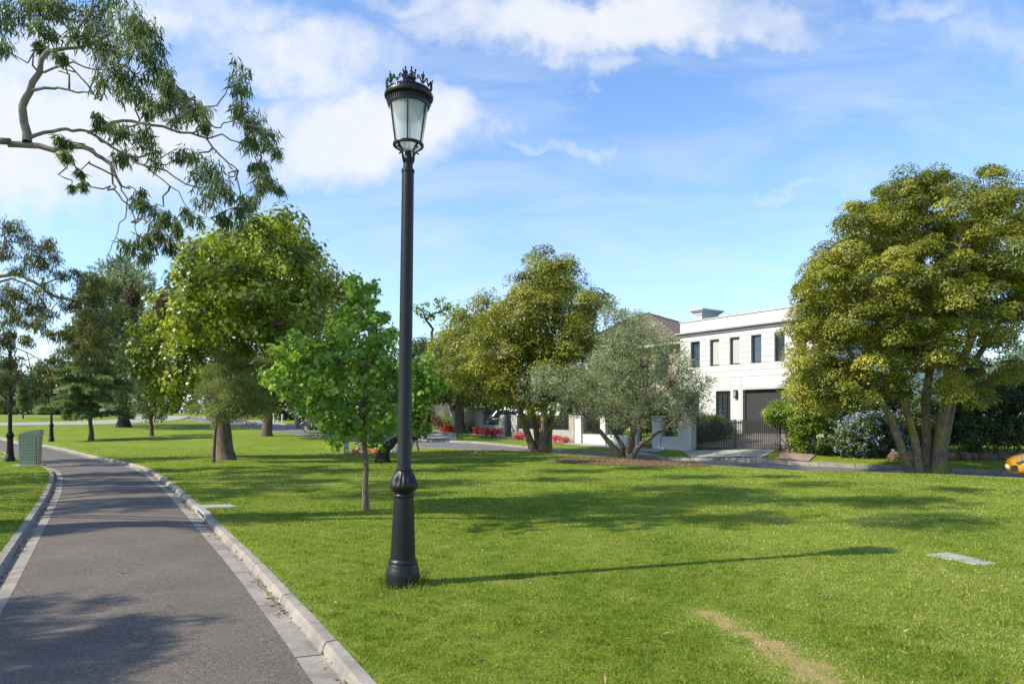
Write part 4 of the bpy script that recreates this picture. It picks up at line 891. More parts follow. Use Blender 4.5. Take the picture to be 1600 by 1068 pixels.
mb = MB(); mb.bbox(-wB/2-.18, wB/2+.08, -.12, dB+.1, -.08, .012, .01); pad = mb.build('concrete_pad', M['concrete']); pad.location = (b0[0], b0[1], b0[2]); pad.rotation_euler = (0,0,math.radians(20)); tag(pad, 'concrete pad under the litter bin', 'pad')
# narrow slab edge between lamp and bin
pq = hit(15, 713); mb = MB(); mb.bbox(-3.2, .35, -.12, .12, -.1, .02); o = mb.build('edging_strip', M['concrete']); o.location = pq; tag(o, 'thin pale concrete strip running from the left edge to the litter bin', 'edging')

# ------------------------------------------------------------------ covers and drain at the path
def slab(name, pts, h, label, cat, matl=None):
    P = [hit(*q) for q in pts]; c = np.mean(P, 0); mb = MB(); k = len(P)
    vs = [(q[0]-c[0], q[1]-c[1], q[2]-c[2]-.06) for q in P]+[((q[0]-c[0]), (q[1]-c[1]), q[2]-c[2]+h) for q in P]
    mb.add(vs, [list(range(k)), list(range(2*k-1,k-1,-1))]+[(i,(i+1)%k,k+(i+1)%k,k+i) for i in range(k)])
    o = mb.build(name, matl or M['concrete']); o.location = c; bv = o.modifiers.new('bevel','BEVEL'); bv.width = .008; return tag(o, label, cat)
slab('concrete_cover', [(1446,867),(1480,863.5),(1558,880),(1530,883.5)], .008, 'narrow pale concrete cover sunk in the lawn at the right', 'cover')
slab('drain_cover', [(302,790.5),(310,795.5),(371,792.5),(358,788.8)], .02, 'pale drain cover lying in the grass against the right kerb', 'drain cover')
Pk = path_c; T_ = np.gradient(Pk, axis=0); T_ /= np.linalg.norm(T_, axis=1)[:,None]; Nk = np.stack([T_[:,1], -T_[:,0]], -1)
if True:
    h0 = hit(302, 800); i = int(np.argmin(np.linalg.norm(Pk+Nk*1.2-h0[:2], axis=1))); q = Pk[i]+Nk[i]*1.192
    dr = empty('drain_inlet', (q[0], q[1], g(*q)), math.atan2(T_[i][1], T_[i][0]), 'dark drain inlet slot in the right hand kerb by the pale cover', 'drain')
    MB().box(-.42,.42,-.006,.0,-.085,-.012).build('slot', M['hole'], dr)
    mb = MB(); mb.bbox(-.55,.55,-.125,.0,-.01,.02,.012); mb.build('lintel', M['concrete'], dr)

# ------------------------------------------------------------------ white house
UA = math.atan2(-.823, .568)
def hx(px, v=0, O=(10.23,41.5)):
    k = (px-CX)/F; return (k*(O[1]+.568*v)-(O[0]+.823*v))/(.568+.823*k)
H = empty('white_house', (10.23,41.5,0), UA, 'two storey white rendered house with narrow black windows and a charcoal garage door', 'house')
def facade(mb, xa, xb, za, zb, ops, dep=.16, y=0.):
    X = sorted({xa, xb}|{v for o in ops for v in (o[0],o[1])}); Z = sorted({za, zb}|{v for o in ops for v in (o[2],o[3])})
    for i in range(len(X)-1):
        for j in range(len(Z)-1):
            cx, cz = (X[i]+X[i+1])/2, (Z[j]+Z[j+1])/2
            if not any(o[0]<cx<o[1] and o[2]<cz<o[3] for o in ops):
                mb.add([(X[i],y,Z[j]),(X[i+1],y,Z[j]),(X[i+1],y,Z[j+1]),(X[i],y,Z[j+1])], [(0,1,2,3)])
    for a,b_,c_,d_ in ops:
        mb.add([(a,y,c_),(b_,y,c_),(b_,y,d_),(a,y,d_),(a,y+dep,c_),(b_,y+dep,c_),(b_,y+dep,d_),(a,y+dep,d_)], [(0,1,5,4),(1,2,6,5),(2,3,7,6),(3,0,4,7)])
wz0, wz1 = 4.47, 6.0
wins = [(hx(1079.5),hx(1094)),(hx(1109.5),hx(1124)),(hx(1140.5),hx(1156)),(hx(1174),hx(1190)),(hx(1210.5),hx(1226.5))]
wins.append((wins[-1][0]+1.25, wins[-1][1]+1.25))
gx0, gx1, gz = hx(1160.6), hx(1160.6)+4.4, 3.05; ex0, ex1 = hx(1118.5), hx(1141.5)
gf0, gf1 = hx(1065), hx(1100)
HW_ = gx1+.7; ZB = -.3
ops = [(a,b_,wz0,wz1) for a,b_ in wins]+[(gx0,gx1,ZB,gz),(ex0,ex1,.45,3.02),(.35,1.45,.6,3.02)]
mb = MB(); facade(mb, 0, HW_, ZB, 7.22, ops, .32)
mb.add([(0,0,ZB),(0,12,ZB),(0,12,7.22),(0,0,7.22)],[(0,1,2,3)]); mb.add([(HW_,0,ZB),(HW_,12,ZB),(HW_,12,7.22),(HW_,0,7.22)],[(3,2,1,0)])
mb.add([(0,12,ZB),(HW_,12,ZB),(HW_,12,7.22),(0,12,7.22)],[(3,2,1,0)])
mb.add([(0,.001,7.2),(HW_,.001,7.2),(HW_,.3,7.2),(0,.3,7.2)],[(0,1,2,3)]); mb.build('wall', M['white'], H, fix=False)
mb = MB(); mb.box(-.05,HW_+.05,-.05,.35,7.223,7.27); mb.box(-.05,.3,.353,12.05,7.223,7.27); mb.box(HW_-.3,HW_+.05,.353,12.05,7.223,7.27); mb.build('parapet_coping', M['white'], H)
mb = MB()
for (a,b_,y) in ((6.35,6.43,-.10),(6.433,6.50,-.16),(6.503,6.58,-.24)): mb.box(-abs(y),HW_+abs(y),y,.0-.002,a,b_); mb.box(-abs(y),-.002,.0,12,a,b_)
mb.build('cornice', M['shadetrim'] if 'shadetrim' in M else M['white'], H)
# rusticated bands between the windows
mb = MB(); edges = [.12]+[v for w_ in wins for v in (w_[0]-.0, w_[1]+.0)]+[HW_-.1]
for i in range(0, len(edges), 2):
    a, b_ = edges[i]+.0, edges[i+1]-.0
    for k in range(5): mb.box(a+.004, b_-.004, -.022, -.002, 4.50+k*.31, 4.50+k*.31+.285)
mb.box(.12, HW_-.1, -.022, -.002, 6.05, 6.30); mb.box(.12, HW_-.1, -.022,-.002, 4.12, 4.44); mb.box(.12, HW_-.1, -.022,-.002, 3.78, 4.09)
mb.box(hx(1121),hx(1141),-.022,-.002,3.10,3.72); mb.box(hx(1145),hx(1158.5),-.022,-.002,1.2,3.72); mb.box(hx(1163),gx1,-.022,-.002,3.12,3.72)
mb.build('wall_panel', M['white'], H)
for i, (a, b_) in enumerate(wins):
    mb = MB(); t = .055; y = .12
    mb.box(a+.002,a+t+.03,y,y+.08,wz0+.002,wz1-.002); mb.box(b_-t,b_-.002,y,y+.08,wz0+.002,wz1-.002); mb.box(a+t+.03,b_-t,y,y+.08,wz0+.002,wz0+t+.03); mb.box(a+t+.03,b_-t,y,y+.08,wz1-t-.02,wz1-.002)
    w_ = mb.build('window', M['frame'], H)
    cur = i in (1, 2)
    MB().box(a+t+.03,b_-t,y+.035,y+.045,wz0+t+.03,wz1-t-.02).build('pane', M['curtain'] if cur else M['glass'], w_)
# garage, entrance, sconce
mb = MB()
for k in range(7): mb.box(gx0+.004,gx1-.004,.235,.27,.3+k*.392,.3+k*.392+.385)
gd = mb.build('garage_door', M['garage'], H); MB().bbox((gx0+gx1)/2-1.4,(gx0+gx1)/2-1.25,.20,.233,.95,.98,.005).build('handle', M['rim'], gd)
mb = MB(); y = .12
mb.box(ex0,ex1,y+.03,y+.04,.452,3.018,0); e = mb.build('entrance_window', M['glass'], H)
mb = MB(); 
for q in np.linspace(ex0+.03, ex1-.03, 4): mb.box(q-.025,q+.025,y-.02,y+.028,.46,3.01)
for k in range(9):
    z = .75+k*.26
    for q0, q1 in zip(np.linspace(ex0+.03,ex1-.03,4)[:-1], np.linspace(ex0+.03,ex1-.03,4)[1:]):
        mb.tube([(q0+.02,y,z-.12),((q0+q1)/2,y,z),(q1-.02,y,z+.12)], .012, 4); mb.tube([(q0+.02,y,z+.12),((q0+q1)/2,y,z),(q1-.02,y,z-.12)], .012, 4)
mb.build('wrought_grille', M['frame'], e)
MB().box(.352,1.448,.15,.16,.602,3.018).build('window', M['glass'], H)
sx_ = hx(1151); mb = MB(); mb.bbox(sx_-.10,sx_+.10,-.19,-.024,2.62,3.05,.01); sc_ = mb.build('wall_lamp', M['frame'], H); MB().box(sx_-.07,sx_+.07,-.197,-.191,2.68,2.99).build('pane', M['chrome'], sc_)
# chimney and roof
mb = MB(); c0, c1 = .40, .90; mb.box(c0,c1,.9,2.35,6.9,7.72); mb.box(c0-.06,c1+.06,.84,2.41,7.72,7.80)
def frus(mb, a0,a1,b0_,b1_,z0_,z1_,e):
    mb.add([(a0,b0_,z0_),(a1,b0_,z0_),(a1,b1_,z0_),(a0,b1_,z0_),(a0-e,b0_-e,z1_),(a1+e,b0_-e,z1_),(a1+e,b1_+e,z1_),(a0-e,b1_+e,z1_)],[(0,3,2,1),(4,5,6,7),(0,1,5,4),(1,2,6,5),(2,3,7,6),(3,0,4,7)])
frus(mb, c0-.06,c1+.06,.84,2.41,7.803,7.98,.20); mb.box(c0-.28,c1+.28,.62,2.63,7.983,8.06)
ch = mb.build('chimney', M['white'], H)
mb = MB(); mb.add([(.35,.4,6.9),(HW_-.35,.4,6.9),(HW_-.35,11.6,6.9),(.35,11.6,6.9),(5.2,5.4,8.35),(HW_-3,5.4,8.35)],[(0,1,5,4),(1,2,5),(2,3,4,5),(3,0,4)]); mb.build('roof', M['darkroof'], H)

# ------------------------------------------------------------------ tiled house
def tile_mat(name, c1, c2, sc_=3.2):
    m, nt, p = base_mat(name); tc = nd(nt, 'ShaderNodeTexCoord').outputs['Object']
    sx = nd(nt, 'ShaderNodeSeparateXYZ'); nt.links.new(tc, sx.inputs[0])
    row = math_(nt,'FRACT',math_(nt,'MULTIPLY',sx.outputs[2],sc_*1.6)); f = noise(nt, tc, 5, 6, .7)
    col = ramp(nt, f, [(.3,c1),(.7,c2)]); col = mixc(nt, math_(nt,'LESS_THAN',row,.18), col, tuple(x*.35 for x in c1))
    nt.links.new(col, p.inputs['Base Color']); p.inputs['Roughness'].default_value = .9
    b = nd(nt, 'ShaderNodeBump'); b.inputs['Distance'].default_value = .05; nt.links.new(row, b.inputs['Height']); nt.links.new(b.outputs[0], p.inputs['Normal']); return m
M['tile'] = tile_mat('brown_roof_tile', (.09,.07,.055), (.19,.15,.115), 2.0); M['tile_o'] = tile_mat('orange_roof_tile', (.35,.18,.12), (.5,.3,.22), 2); M['tile_g'] = tile_mat('grey_roof_tile', (.15,.15,.15), (.22,.22,.22), 2)
def hip_house(name, label, loc, rz, w, d, z0_, ze, zr, rx0, rx1, wallm, tilem, wnd=(), ov=.5, sky=None):
    o = empty(name, loc, rz, label, 'house'); mb = MB(); ops = [(a,b_,c_,d_) for a,b_,c_,d_ in wnd]
    facade(mb, -w, 0, z0_, ze, ops, .15)
    for q in ((-w,),(0,)): mb.add([(q[0],0,z0_),(q[0],d,z0_),(q[0],d,ze),(q[0],0,ze)],[(0,1,2,3)])
    mb.add([(-w,d,z0_),(0,d,z0_),(0,d,ze),(-w,d,ze)],[(0,1,2,3)]); mb.build('wall', wallm, o, fix=False)
    for a,b_,c_,d_ in wnd:
        wf = MB().box(a,b_,.08,.1,c_,c_+.06).box(a,b_,.08,.1,d_-.06,d_).box(a,a+.06,.08,.1,c_+.06,d_-.06).box(b_-.06,b_,.08,.1,c_+.06,d_-.06).box((a+b_)/2-.03,(a+b_)/2+.03,.08,.1,c_+.06,d_-.06).build('window', M['frame'], o)
        MB().box(a+.06,b_-.06,.105,.115,c_+.06,d_-.06).build('pane', M['glass'], wf)
    mb = MB(); e = ov
    mb.add([(-w-e,-e,ze),(e,-e,ze),(e,d+e,ze),(-w-e,d+e,ze),(rx0,d/2,zr),(rx1,d/2,zr)],[(0,1,5,4),(1,2,5),(2,3,4,5),(3,0,4),(3,2,1,0)])
    rf_ = mb.build('roof', tilem, o); MB().box(-w-e-.1,e+.1,-e-.12,-e-.005,ze-.14,ze+.02).build('gutter', M['offwhite'], o)
    mb = MB(); mb.tube([(e,-e,ze+.03),(rx1,d/2,zr+.05)],.09,6); mb.tube([(-w-e,-e,ze+.03),(rx0,d/2,zr+.05)],.09,6); mb.tube([(rx0,d/2,zr+.05),(rx1,d/2,zr+.05)],.09,6); mb.tube([(e,d+e,ze+.03),(rx1,d/2,zr+.05)],.09,6); mb.build('ridge_cap', tilem, rf_)
    if sky: MB().box(sky[0],sky[1],sky[2],sky[3],sky[4],sky[5]).build('skylight', M['chrome'], rf_)
    return o
hip_house('tiled_house', 'two storey rendered house with a brown tiled hip roof behind the olive tree', (11.28,45.3,0), UA, 13, 9, .2, 6.45, 9.6, -8.8, -7.4, M['cream'], M['tile'],
  [(-2.4,-1.2,4.2,5.7),(-5.2,-4.0,4.2,5.7),(-8.5,-7.0,4.2,5.7),(-3,-1.2,1.2,2.8),(-7.5,-5.5,1.0,2.8),(-11,-9.8,4.2,5.7)])
hip_house('distant_house', 'low house with a grey roof and bright skylight right of the nearest lamp', (-5.6,66,0), UA*.4, 9, 8, .8, 3.9, 6.2, -6, -3, M['offwhite'], M['tile_g'], [(-3,-1.5,2,3.3)], sky=(-3.5,-2.2,-.1,.9,4.35,4.6))
hip_house('distant_house', 'far house with an orange tiled roof peeping behind the nearest lamp', (-9.0,90,0), -.3, 8, 8, 1, 7.2, 9.6, -5, -3, M['offwhite'], M['tile_o'], [(-3,-1.5,4,5.5)])

# ------------------------------------------------------------------ fences on the street line
def FL(t): return np.array([8.57-.568*t, 34.5+.823*t])          # fence line, t metres away to the left
def tpx(px):
    k = (px-CX)/F; return (8.57-34.5*k)/(.568+.823*k)
def fence(name, label, tiers, Zt, wallm, zp, t_org, cat='fence'):
    """tiers: list of (kind, px0, px1)"""
    o0 = FL(t_org); o = empty(name, (o0[0],o0[1],0), UA, label, cat)
    for kind, pa, pb in tiers:
        xa, xb = t_org-tpx(pa), t_org-tpx(pb); zg = g(*FL((tpx(pa)+tpx(pb))/2)); za = min(g(*FL(tpx(pa))), g(*FL(tpx(pb))))-.15
        if kind == 'pier':
            mb = MB(); mb.bbox(xa, xb, -.12, .30, za, Zt-.045, .01); pr = mb.build('pier', wallm, o); MB().bbox(xa-.03,xb+.03,-.15,.33,Zt-.042,Zt,.01).build('cap', wallm, pr)
        elif kind in ('low', 'gate', 'glass'):
            zr0 = zp if kind == 'low' else zg+.06
            if kind == 'low':
                MB().box(xa+.002, xb-.002, 0, .2, za, zp).build('low_wall', wallm, o)
            if kind == 'glass':
                gt = MB().box(xa+.03,xb-.03,.09,.10,zg+.08,Zt-.1).build('glass_gate', M['glassgate'], o); continue
            mb = MB(); mb.box(xa+.003,xb-.003,.09,.12,zr0+.04,zr0+.08); mb.box(xa+.003,xb-.003,.09,.12,Zt-.16,Zt-.12)
            n = max(3, int((xb-xa)/.105))
            for q in np.linspace(xa+.05, xb-.05, n): mb.box(q-.015,q+.015,.096,.114,zr0+.081 if kind=='gate' else zp+.003,Zt-.04)
            mb.build('railing' if kind == 'low' else 'gate', M['frame'], o)
    return o
M['glassgate'] = mat('green_glass', (.05,.075,.065), (.035,.05,.045), 1, .15)
fence('front_fence', 'white rendered front fence with piers and black railings behind the olive', [('pier',900,910),('low',910,940),('pier',940,948),('low',948,988),('pier',988,997.5),('gate',997.5,1021),('pier',1021,1033),('low',1033,1062),('pier',1062,1082)], 1.60, M['white'], .52, tpx(1082))
fence('front_fence', 'grey rendered neighbouring fence with dark railings behind the mossy trunks', [('pier',781.5,790.5),('gate',790.5,801),('pier',801,810),('low',810,891),('pier',891,899)], 1.66, M['greyrender'], .72, tpx(899))
fence('front_fence', 'grey fence section with a glass gate standing before the parked wagon', [('pier',706,713),('glass',722,745),('pier',745,755),('low',755,781.4)], 2.0, M['greyrender'], .95, tpx(781.4))
# letterbox on the first pier
q = FL(tpx(709)); lb = MB().bbox(-.3,.3,-.2,.2,0,.42,.02).build('letterbox', M['frame']); lb.location = (q[0],q[1]+.05,2.003); lb.rotation_euler = (0,0,UA); tag(lb, 'dark box standing on top of the leftmost grey fence pier', 'letterbox')
MB().box(-.2,.2,-.206,-.201,.25,.29).build('slot', M['hole'], lb)
# sliding gate
ga = hit(1083, 702); gb_ = gat(1216, 30.3)
L_ = np.linalg.norm(gb_[:2]-ga[:2]); SG = empty('sliding_gate', (ga[0]+.1,ga[1],0), math.atan2(gb_[1]-ga[1], gb_[0]-ga[0]), 'black vertical bar sliding gate across the driveway', 'gate')
mb = MB(); zb0, zb1, zt0, zt1 = ga[2]+.04, gb_[2]+.02, 1.41, 1.42
def zb(x): return zb0+(zb1-zb0)*x/L_
mb.add([(0,-.02,zb(0)),(L_,-.02,zb(L_)),(L_,.03,zb(L_)),(0,.03,zb(0)),(0,-.02,zb(0)+.07),(L_,-.02,zb(L_)+.07),(L_,.03,zb(L_)+.07),(0,.03,zb(0)+.07)],[(0,3,2,1),(4,5,6,7),(0,1,5,4),(1,2,6,5),(2,3,7,6),(3,0,4,7)])
mb.box(0,L_,-.02,.03,1.27,1.33); mb.box(L_*.5-.03,L_*.5+.03,-.03,.032,zb(L_*.5)-.06,1.44); mb.box(0,.05,-.03,.032,zb(0)-.06,1.44); mb.box(L_-.05,L_,-.03,.032,zb(L_)-.06,1.44); mb.build('frame', M['frame'], SG)
for x in np.arange(.12, L_-.08, .098):
    if abs(x-L_*.5) < .04: continue
    MB().box(x-.017,x+.017,-.012,.012,zb(x)+.072,1.42).build('bar', M['frame'], SG)
# ground surfaces across the road
M['paver'] = mat('grey_driveway_paver', (.20,.18,.165), (.14,.13,.12), 2.5, .85, 0, .3, 30)
M['brickpave'] = mat('pinkish_brick_apron', (.33,.24,.20), (.24,.17,.14), 4, .9, 0, .3, 30)
patch('driveway', (ga[0],ga[1]), (gb_[0],gb_[1]), (gb_[0]+5.6*.823-.5,gb_[1]+5.6*.568-.2), (ga[0]+5.6*.823-.1,ga[1]+5.6*.568+.5), M['paver'], dz=.03)
ra_, rb_ = hit(1052, 717, 25), hit(1172, 722, 22)
def roadside(px):   # far kerb line at a picture column
    d = np.abs(rf[:,0]/rf[:,1]-(px-CX)/F); i = int(np.argmin(d)); n_ = rf[i]-road_c[i]; n_ /= np.linalg.norm(n_); return rf[i]+n_*.39
patch('driveway', roadside(1075), roadside(1195), (gb_[0]-.05,gb_[1]-.05), (ga[0]-.6,ga[1]-.1), M['concrete'], dz=.035)
patch('driveway', roadside(1198), roadside(1262), roadside(1250)+np.array([1.1,1.5]), roadside(1210)+np.array([.9,1.6]), M['brickpave'], dz=.04)
for t0, t1 in ((.5, 19.8),):
    P = np.array([FL(t)-np.array([.823,.568])*.75 for t in np.arange(t0, t1, .8)])
    o = sweep('footpath', P, [(-.55,.025),(.55,.025)], M['concrete']); o.data.flip_normals() if o.data.polygons[0].normal.z < 0 else None; tag(o, kind='structure')
patch('footpath', roadside(985), roadside(1020), FL(tpx(1015))[:2]-np.array([.823,.568])*1.2, FL(tpx(1000))[:2]-np.array([.823,.568])*1.2, M['concrete'], dz=.035)
patch('driveway', roadside(640), roadside(705), FL(tpx(722))-np.array([.5,.3]), FL(tpx(706))+np.array([-3.5,1.5]), M['concrete'], dz=.05)
# paling fence in the distance
pf = empty('paling_fence', (gat(655,60)[0],60,0), -.12, 'grey paling fence behind the shrubs right of the nearest lamp', 'fence'); mb = MB(); zz = gat(680,60)[2]
for k in range(26): mb.box(k*.13-.2,k*.13-.085,0,.02,zz-.2,EYE+(HY-626)/F*60)
mb.build('palings', M['paling'], pf); MB().box(-.2,3.2,.021,.06,zz+1.9,zz+1.98).build('rail', M['paling'], pf)
# mulch round the olive
b0 = hit(978, 717.5); m_ = MB(); nA = 48
cx_, cy_ = hit(985, 722)[:2]; vs = [(0,0,g(cx_,cy_)+.05)]; 
r = R(200)
for q, hgt in ((.5,.045),(.85,.035),(1.0,.012)):
    for k in range(nA):
        a = k*2*math.pi/nA; rx, ry = 2.75*q*(1+.05*math.sin(3*a)), 1.75*q*(1+.05*math.cos(2*a)); x, y = rx*math.cos(a)-ry*math.sin(a)*.15, ry*math.sin(a)
        vs.append((x, y, g(cx_+x,cy_+y)+hgt+.01*r.random()))
vs[0] = (0,0,vs[0][2]); fs = [(0,1+k,1+(k+1)%nA) for k in range(nA)]
for ring in range(2):
    fs += [(1+ring*nA+k,1+(ring+1)*nA+k,1+(ring+1)*nA+(k+1)%nA,1+ring*nA+(k+1)%nA) for k in range(nA)]
m_.add(vs, fs); M['mulch'] = mat('bark_mulch', (.30,.20,.14), (.14,.085,.06), 26, .95, 0, .9, 40)
o = m_.build('mulch_bed', M['mulch']); o.location = (cx_,cy_,0); tag(o, kind='structure')
r = R(201); N = 9000; a = r.random(N)*6.28; q = np.sqrt(r.random(N)); x = cx_+2.75*q*np.cos(a)-.26*q*np.sin(a); y = cy_+1.75*q*np.sin(a)
o = leaf_mesh('bark_chips', np.stack([x,y,G0(x,y)+.045+.02*r.random(N)],-1), r.normal(size=(N,3))*[1,1,.25], r.normal(size=(N,3))*.5+[0,0,1], .05*(.5+r.random(N)), .022, r.random(N), M['dryleaf']); tag(o, 'loose bark chips scattered under the olive tree', 'mulch', kind='stuff')

# ------------------------------------------------------------------ rocks below the dark hedge
r = R(300)
import bmesh
rkx = [1398,1409,1421,1483,1494,1507,1520,1533,1545,1556,1568,1580,1592]
pos_w = ['leftmost visible','second','third','fourth','fifth','sixth','seventh','eighth','ninth','tenth','eleventh','twelfth','last']
for i, px in enumerate(rkx):
    b1 = gat(px, 28.0+r.normal(0,.12)); sz = (.19+.07*r.random())
    bm = bmesh.new(); bmesh.ops.create_icosphere(bm, subdivisions=3, radius=1)
    ph = r.random(9)*6
    for v in bm.verts:
        c_ = v.co; nse = math.sin(c_.x*3+ph[0])*math.sin(c_.y*3+ph[1])*.14+math.sin(c_.z*5+ph[2]+c_.x*2)*.08+math.sin(c_.x*9+ph[3])*math.sin(c_.z*8+ph[4])*.05
        c_ *= (1+nse); c_.x *= sz*1.2; c_.y *= sz; c_.z *= sz*.95
    me = bpy.data.meshes.new('garden_rock'); bm.to_mesh(me); bm.free(); me.materials.append(M['rock'])
    o = bpy.data.objects.new('garden_rock', me); C.objects.link(o); o.location = (b1[0],b1[1],b1[2]+sz*.45); o.rotation_euler = (r.normal(0,.3),r.normal(0,.3),r.random()*6)
    tag(o, '%s brown rock from the left under the hedge at the right edge' % pos_w[i], 'rock', 'brown rocks under the right hedge')

# ------------------------------------------------------------------ cars
def make_car(label, paint, hatch=True, scale=1.0):
    """front of the car towards -X, wheels on z = 0"""
    o = empty('parked_car', (0,0,0), 0, label, 'car')
    # stations: x, half width, z bottom, z belt
    st = [(-2.12,.55,.30,.50),(-2.08,.70,.22,.62),(-1.95,.80,.20,.70),(-1.6,.86,.20,.82),(-1.1,.88,.22,.90),(-.7,.885,.22,.95),(0,.89,.22,.97),(.8,.89,.22,1.0),(1.4,.88,.22,1.02),(1.8,.86,.24,1.02),(2.0,.80,.26,.98),(2.08,.70,.34,.85)]
    n = len(st); V = []; k = 9
    for x, w, zb_, zt in st:
        h = zt-zb_
        prof = [(w*.90,zb_),(w*.985,zb_+h*.15),(w,zb_+h*.40),(w*.995,zb_+h*.65),(w*.95,zb_+h*.9),(w*.82,zt+.0),(w*.5,zt+.03),(w*.2,zt+.04)]
        V += [(x,-a,z) for a,z in prof]+[(x,a,z) for a,z in prof[::-1]]
    m_ = 16; mb = MB(); fs = [(i*m_+j,(i+1)*m_+j,(i+1)*m_+(j+1)%m_,i*m_+(j+1)%m_) for i in range(n-1) for j in range(m_)]
    mb.add(V, fs+[list(range(m_)), list(range((n-1)*m_, n*m_))[::-1]]); body = mb.build('body', paint, o, True)
    sb = body.modifiers.new('s','SUBSURF'); sb.levels = sb.render_levels = 1
    # cabin
    cs = [(-1.05,.72,.93,.94),(-.45,.66,.95,1.36),(.1,.62,.96,1.47),(.9,.62,.98,1.46),(1.6,.64,1.0,1.36),(1.98,.68,.98,1.02)]
    V = []; 
    for x, w, z0_, z1_ in cs: V += [(x,-w*1.14,z0_),(x,-w*1.02,(z0_+z1_)/2),(x,-w*.88,z1_-.02),(x,-w*.5,z1_+.02),(x,w*.5,z1_+.02),(x,w*.88,z1_-.02),(x,w*1.02,(z0_+z1_)/2),(x,w*1.14,z0_)]
    n = len(cs); mb = MB(); mb.add(V, [(i*8+j,(i+1)*8+j,(i+1)*8+j+1,i*8+j+1) for i in range(n-1) for j in range(7)]); 
    mb.build('windows', M['glass'], o, True)
    mb = MB(); mb.add([(x, y_*w, z1_+.035 if abs(y_)<.6 else z1_-.0) for x,w,z0_,z1_ in cs[1:5] for y_ in (-.90,-.5,.5,.90)], [(i*4+j,(i+1)*4+j,(i+1)*4+j+1,i*4+j+1) for i in range(3) for j in range(3)])
    for s in (-1,1):
        mb.tube([(-1.05,s*.80,.95),(-.45,s*.60,1.35),(.1,s*.56,1.455)],.03,6); mb.tube([(.45,s*.69,.98),(.45,s*.57,1.46)],.03,6); mb.tube([(1.98,s*.76,1.0),(1.6,s*.58,1.34)],.05,6)
    mb.build('roof', paint, o, True)
    for s in (-1,1):
        MB().prism([(-2.03,.60),(-1.80,.755),(-1.50,.82),(-1.72,.70),(-1.98,.58)], s*.62, s*.862).build('headlight', M['chrome'], o)
        MB().prism([(2.05,.75),(2.07,.95),(1.85,.97),(1.88,.80)], s*.60, s*.87).build('tail_light', M['redlamp'], o)
        MB().bbox(-.72,-.50,min(s*.9,s*1.04),max(s*.9,s*1.04),.93,1.06,.02).build('mirror', paint, o)
        MB().prism([(-2.112,.30),(-2.09,.48),(-1.98,.50),(-1.95,.32)], s*.50, s*.80).build('bumper_vent', M['hole'], o)
        for x in (-1.30,1.30):
            wv = MB(); prof = [(.19,-.1),(.31,-.1),(.325,-.07),(.325,.07),(.31,.1),(.19,.1)]
            wv.lathe(prof, 28, caps=True); ty = wv.build('tyre', M['tyre'], None, True)
            rimb = MB(); rimb.lathe([(.05,.106),(.20,.104),(.20,.09)], 20)
            for q in range(5):
                a_ = q*2*math.pi/5; rimb.box(0,0,0,0,0,0) if 0 else None
                rimb.add([(.04*math.cos(a_-.8),.04*math.sin(a_-.8),.112),(.19*math.cos(a_-.14),.19*math.sin(a_-.14),.112),(.19*math.cos(a_+.14),.19*math.sin(a_+.14),.112),(.04*math.cos(a_+.8),.04*math.sin(a_+.8),.112)],[(0,1,2,3)])
            ri = rimb.build('rim', M['rim'], None)
            wh = MB(); wh.lathe([(.02,-.05),(.19,-.05),(.19,.09),(.02,.09)], 20); whl = wh.build('wheel', M['hole'], o); whl.location = (x, s*.80, .325); whl.rotation_euler = (-s*math.pi/2,0,0)
            ty.parent = whl; ri.parent = whl
            arch = MB(); aa = np.linspace(-.15, math.pi+.15, 12); arch.add([(x+.375*math.cos(t), s*.905, .33+.375*math.sin(t)) for t in aa]+[(x, s*.905, .25)], [list(range(13))]); arch.build('wheel_arch', M['hole'], o, fix=False)
    MB().bbox(-2.14,-2.10,-.26,.26,.36,.47,.01).build('number_plate', M['whitecloth'], o)
    return o
car = make_car('bright yellow parked hatchback cut off by the right edge of the photo', M['yellowpaint'])
q = W(1577, 744, 21.6); dr = (roadside(1500)-roadside(1560)); dr /= np.linalg.norm(dr)
ang = math.atan2(-dr[1], -dr[0]); car.rotation_euler = (0,0,ang)
cpos = np.array([q[0], q[1]])-dr*2.15+np.array([.15,.35]); car.location = (cpos[0], cpos[1], g(cpos[0],cpos[1])-.06)
q = gat(770, 54.5); car2 = make_car('silver wagon parked behind the railings with its red tail light showing', M['silverpaint']); car2.location = (q[0]+1.6, q[1]+.6, EYE-(676-HY)/F*54.5+.05); car2.scale = (1.1,1.1,1.2); car2.rotation_euler = (0,0,UA+math.pi+.5)
q = hit(512, 680, 30); q = gat(512, 50); car3 = make_car('dark car parked on the road half hidden by the young maple leaves', M['blackpaint']); car3.location = q; car3.rotation_euler = (0,0,-.55)

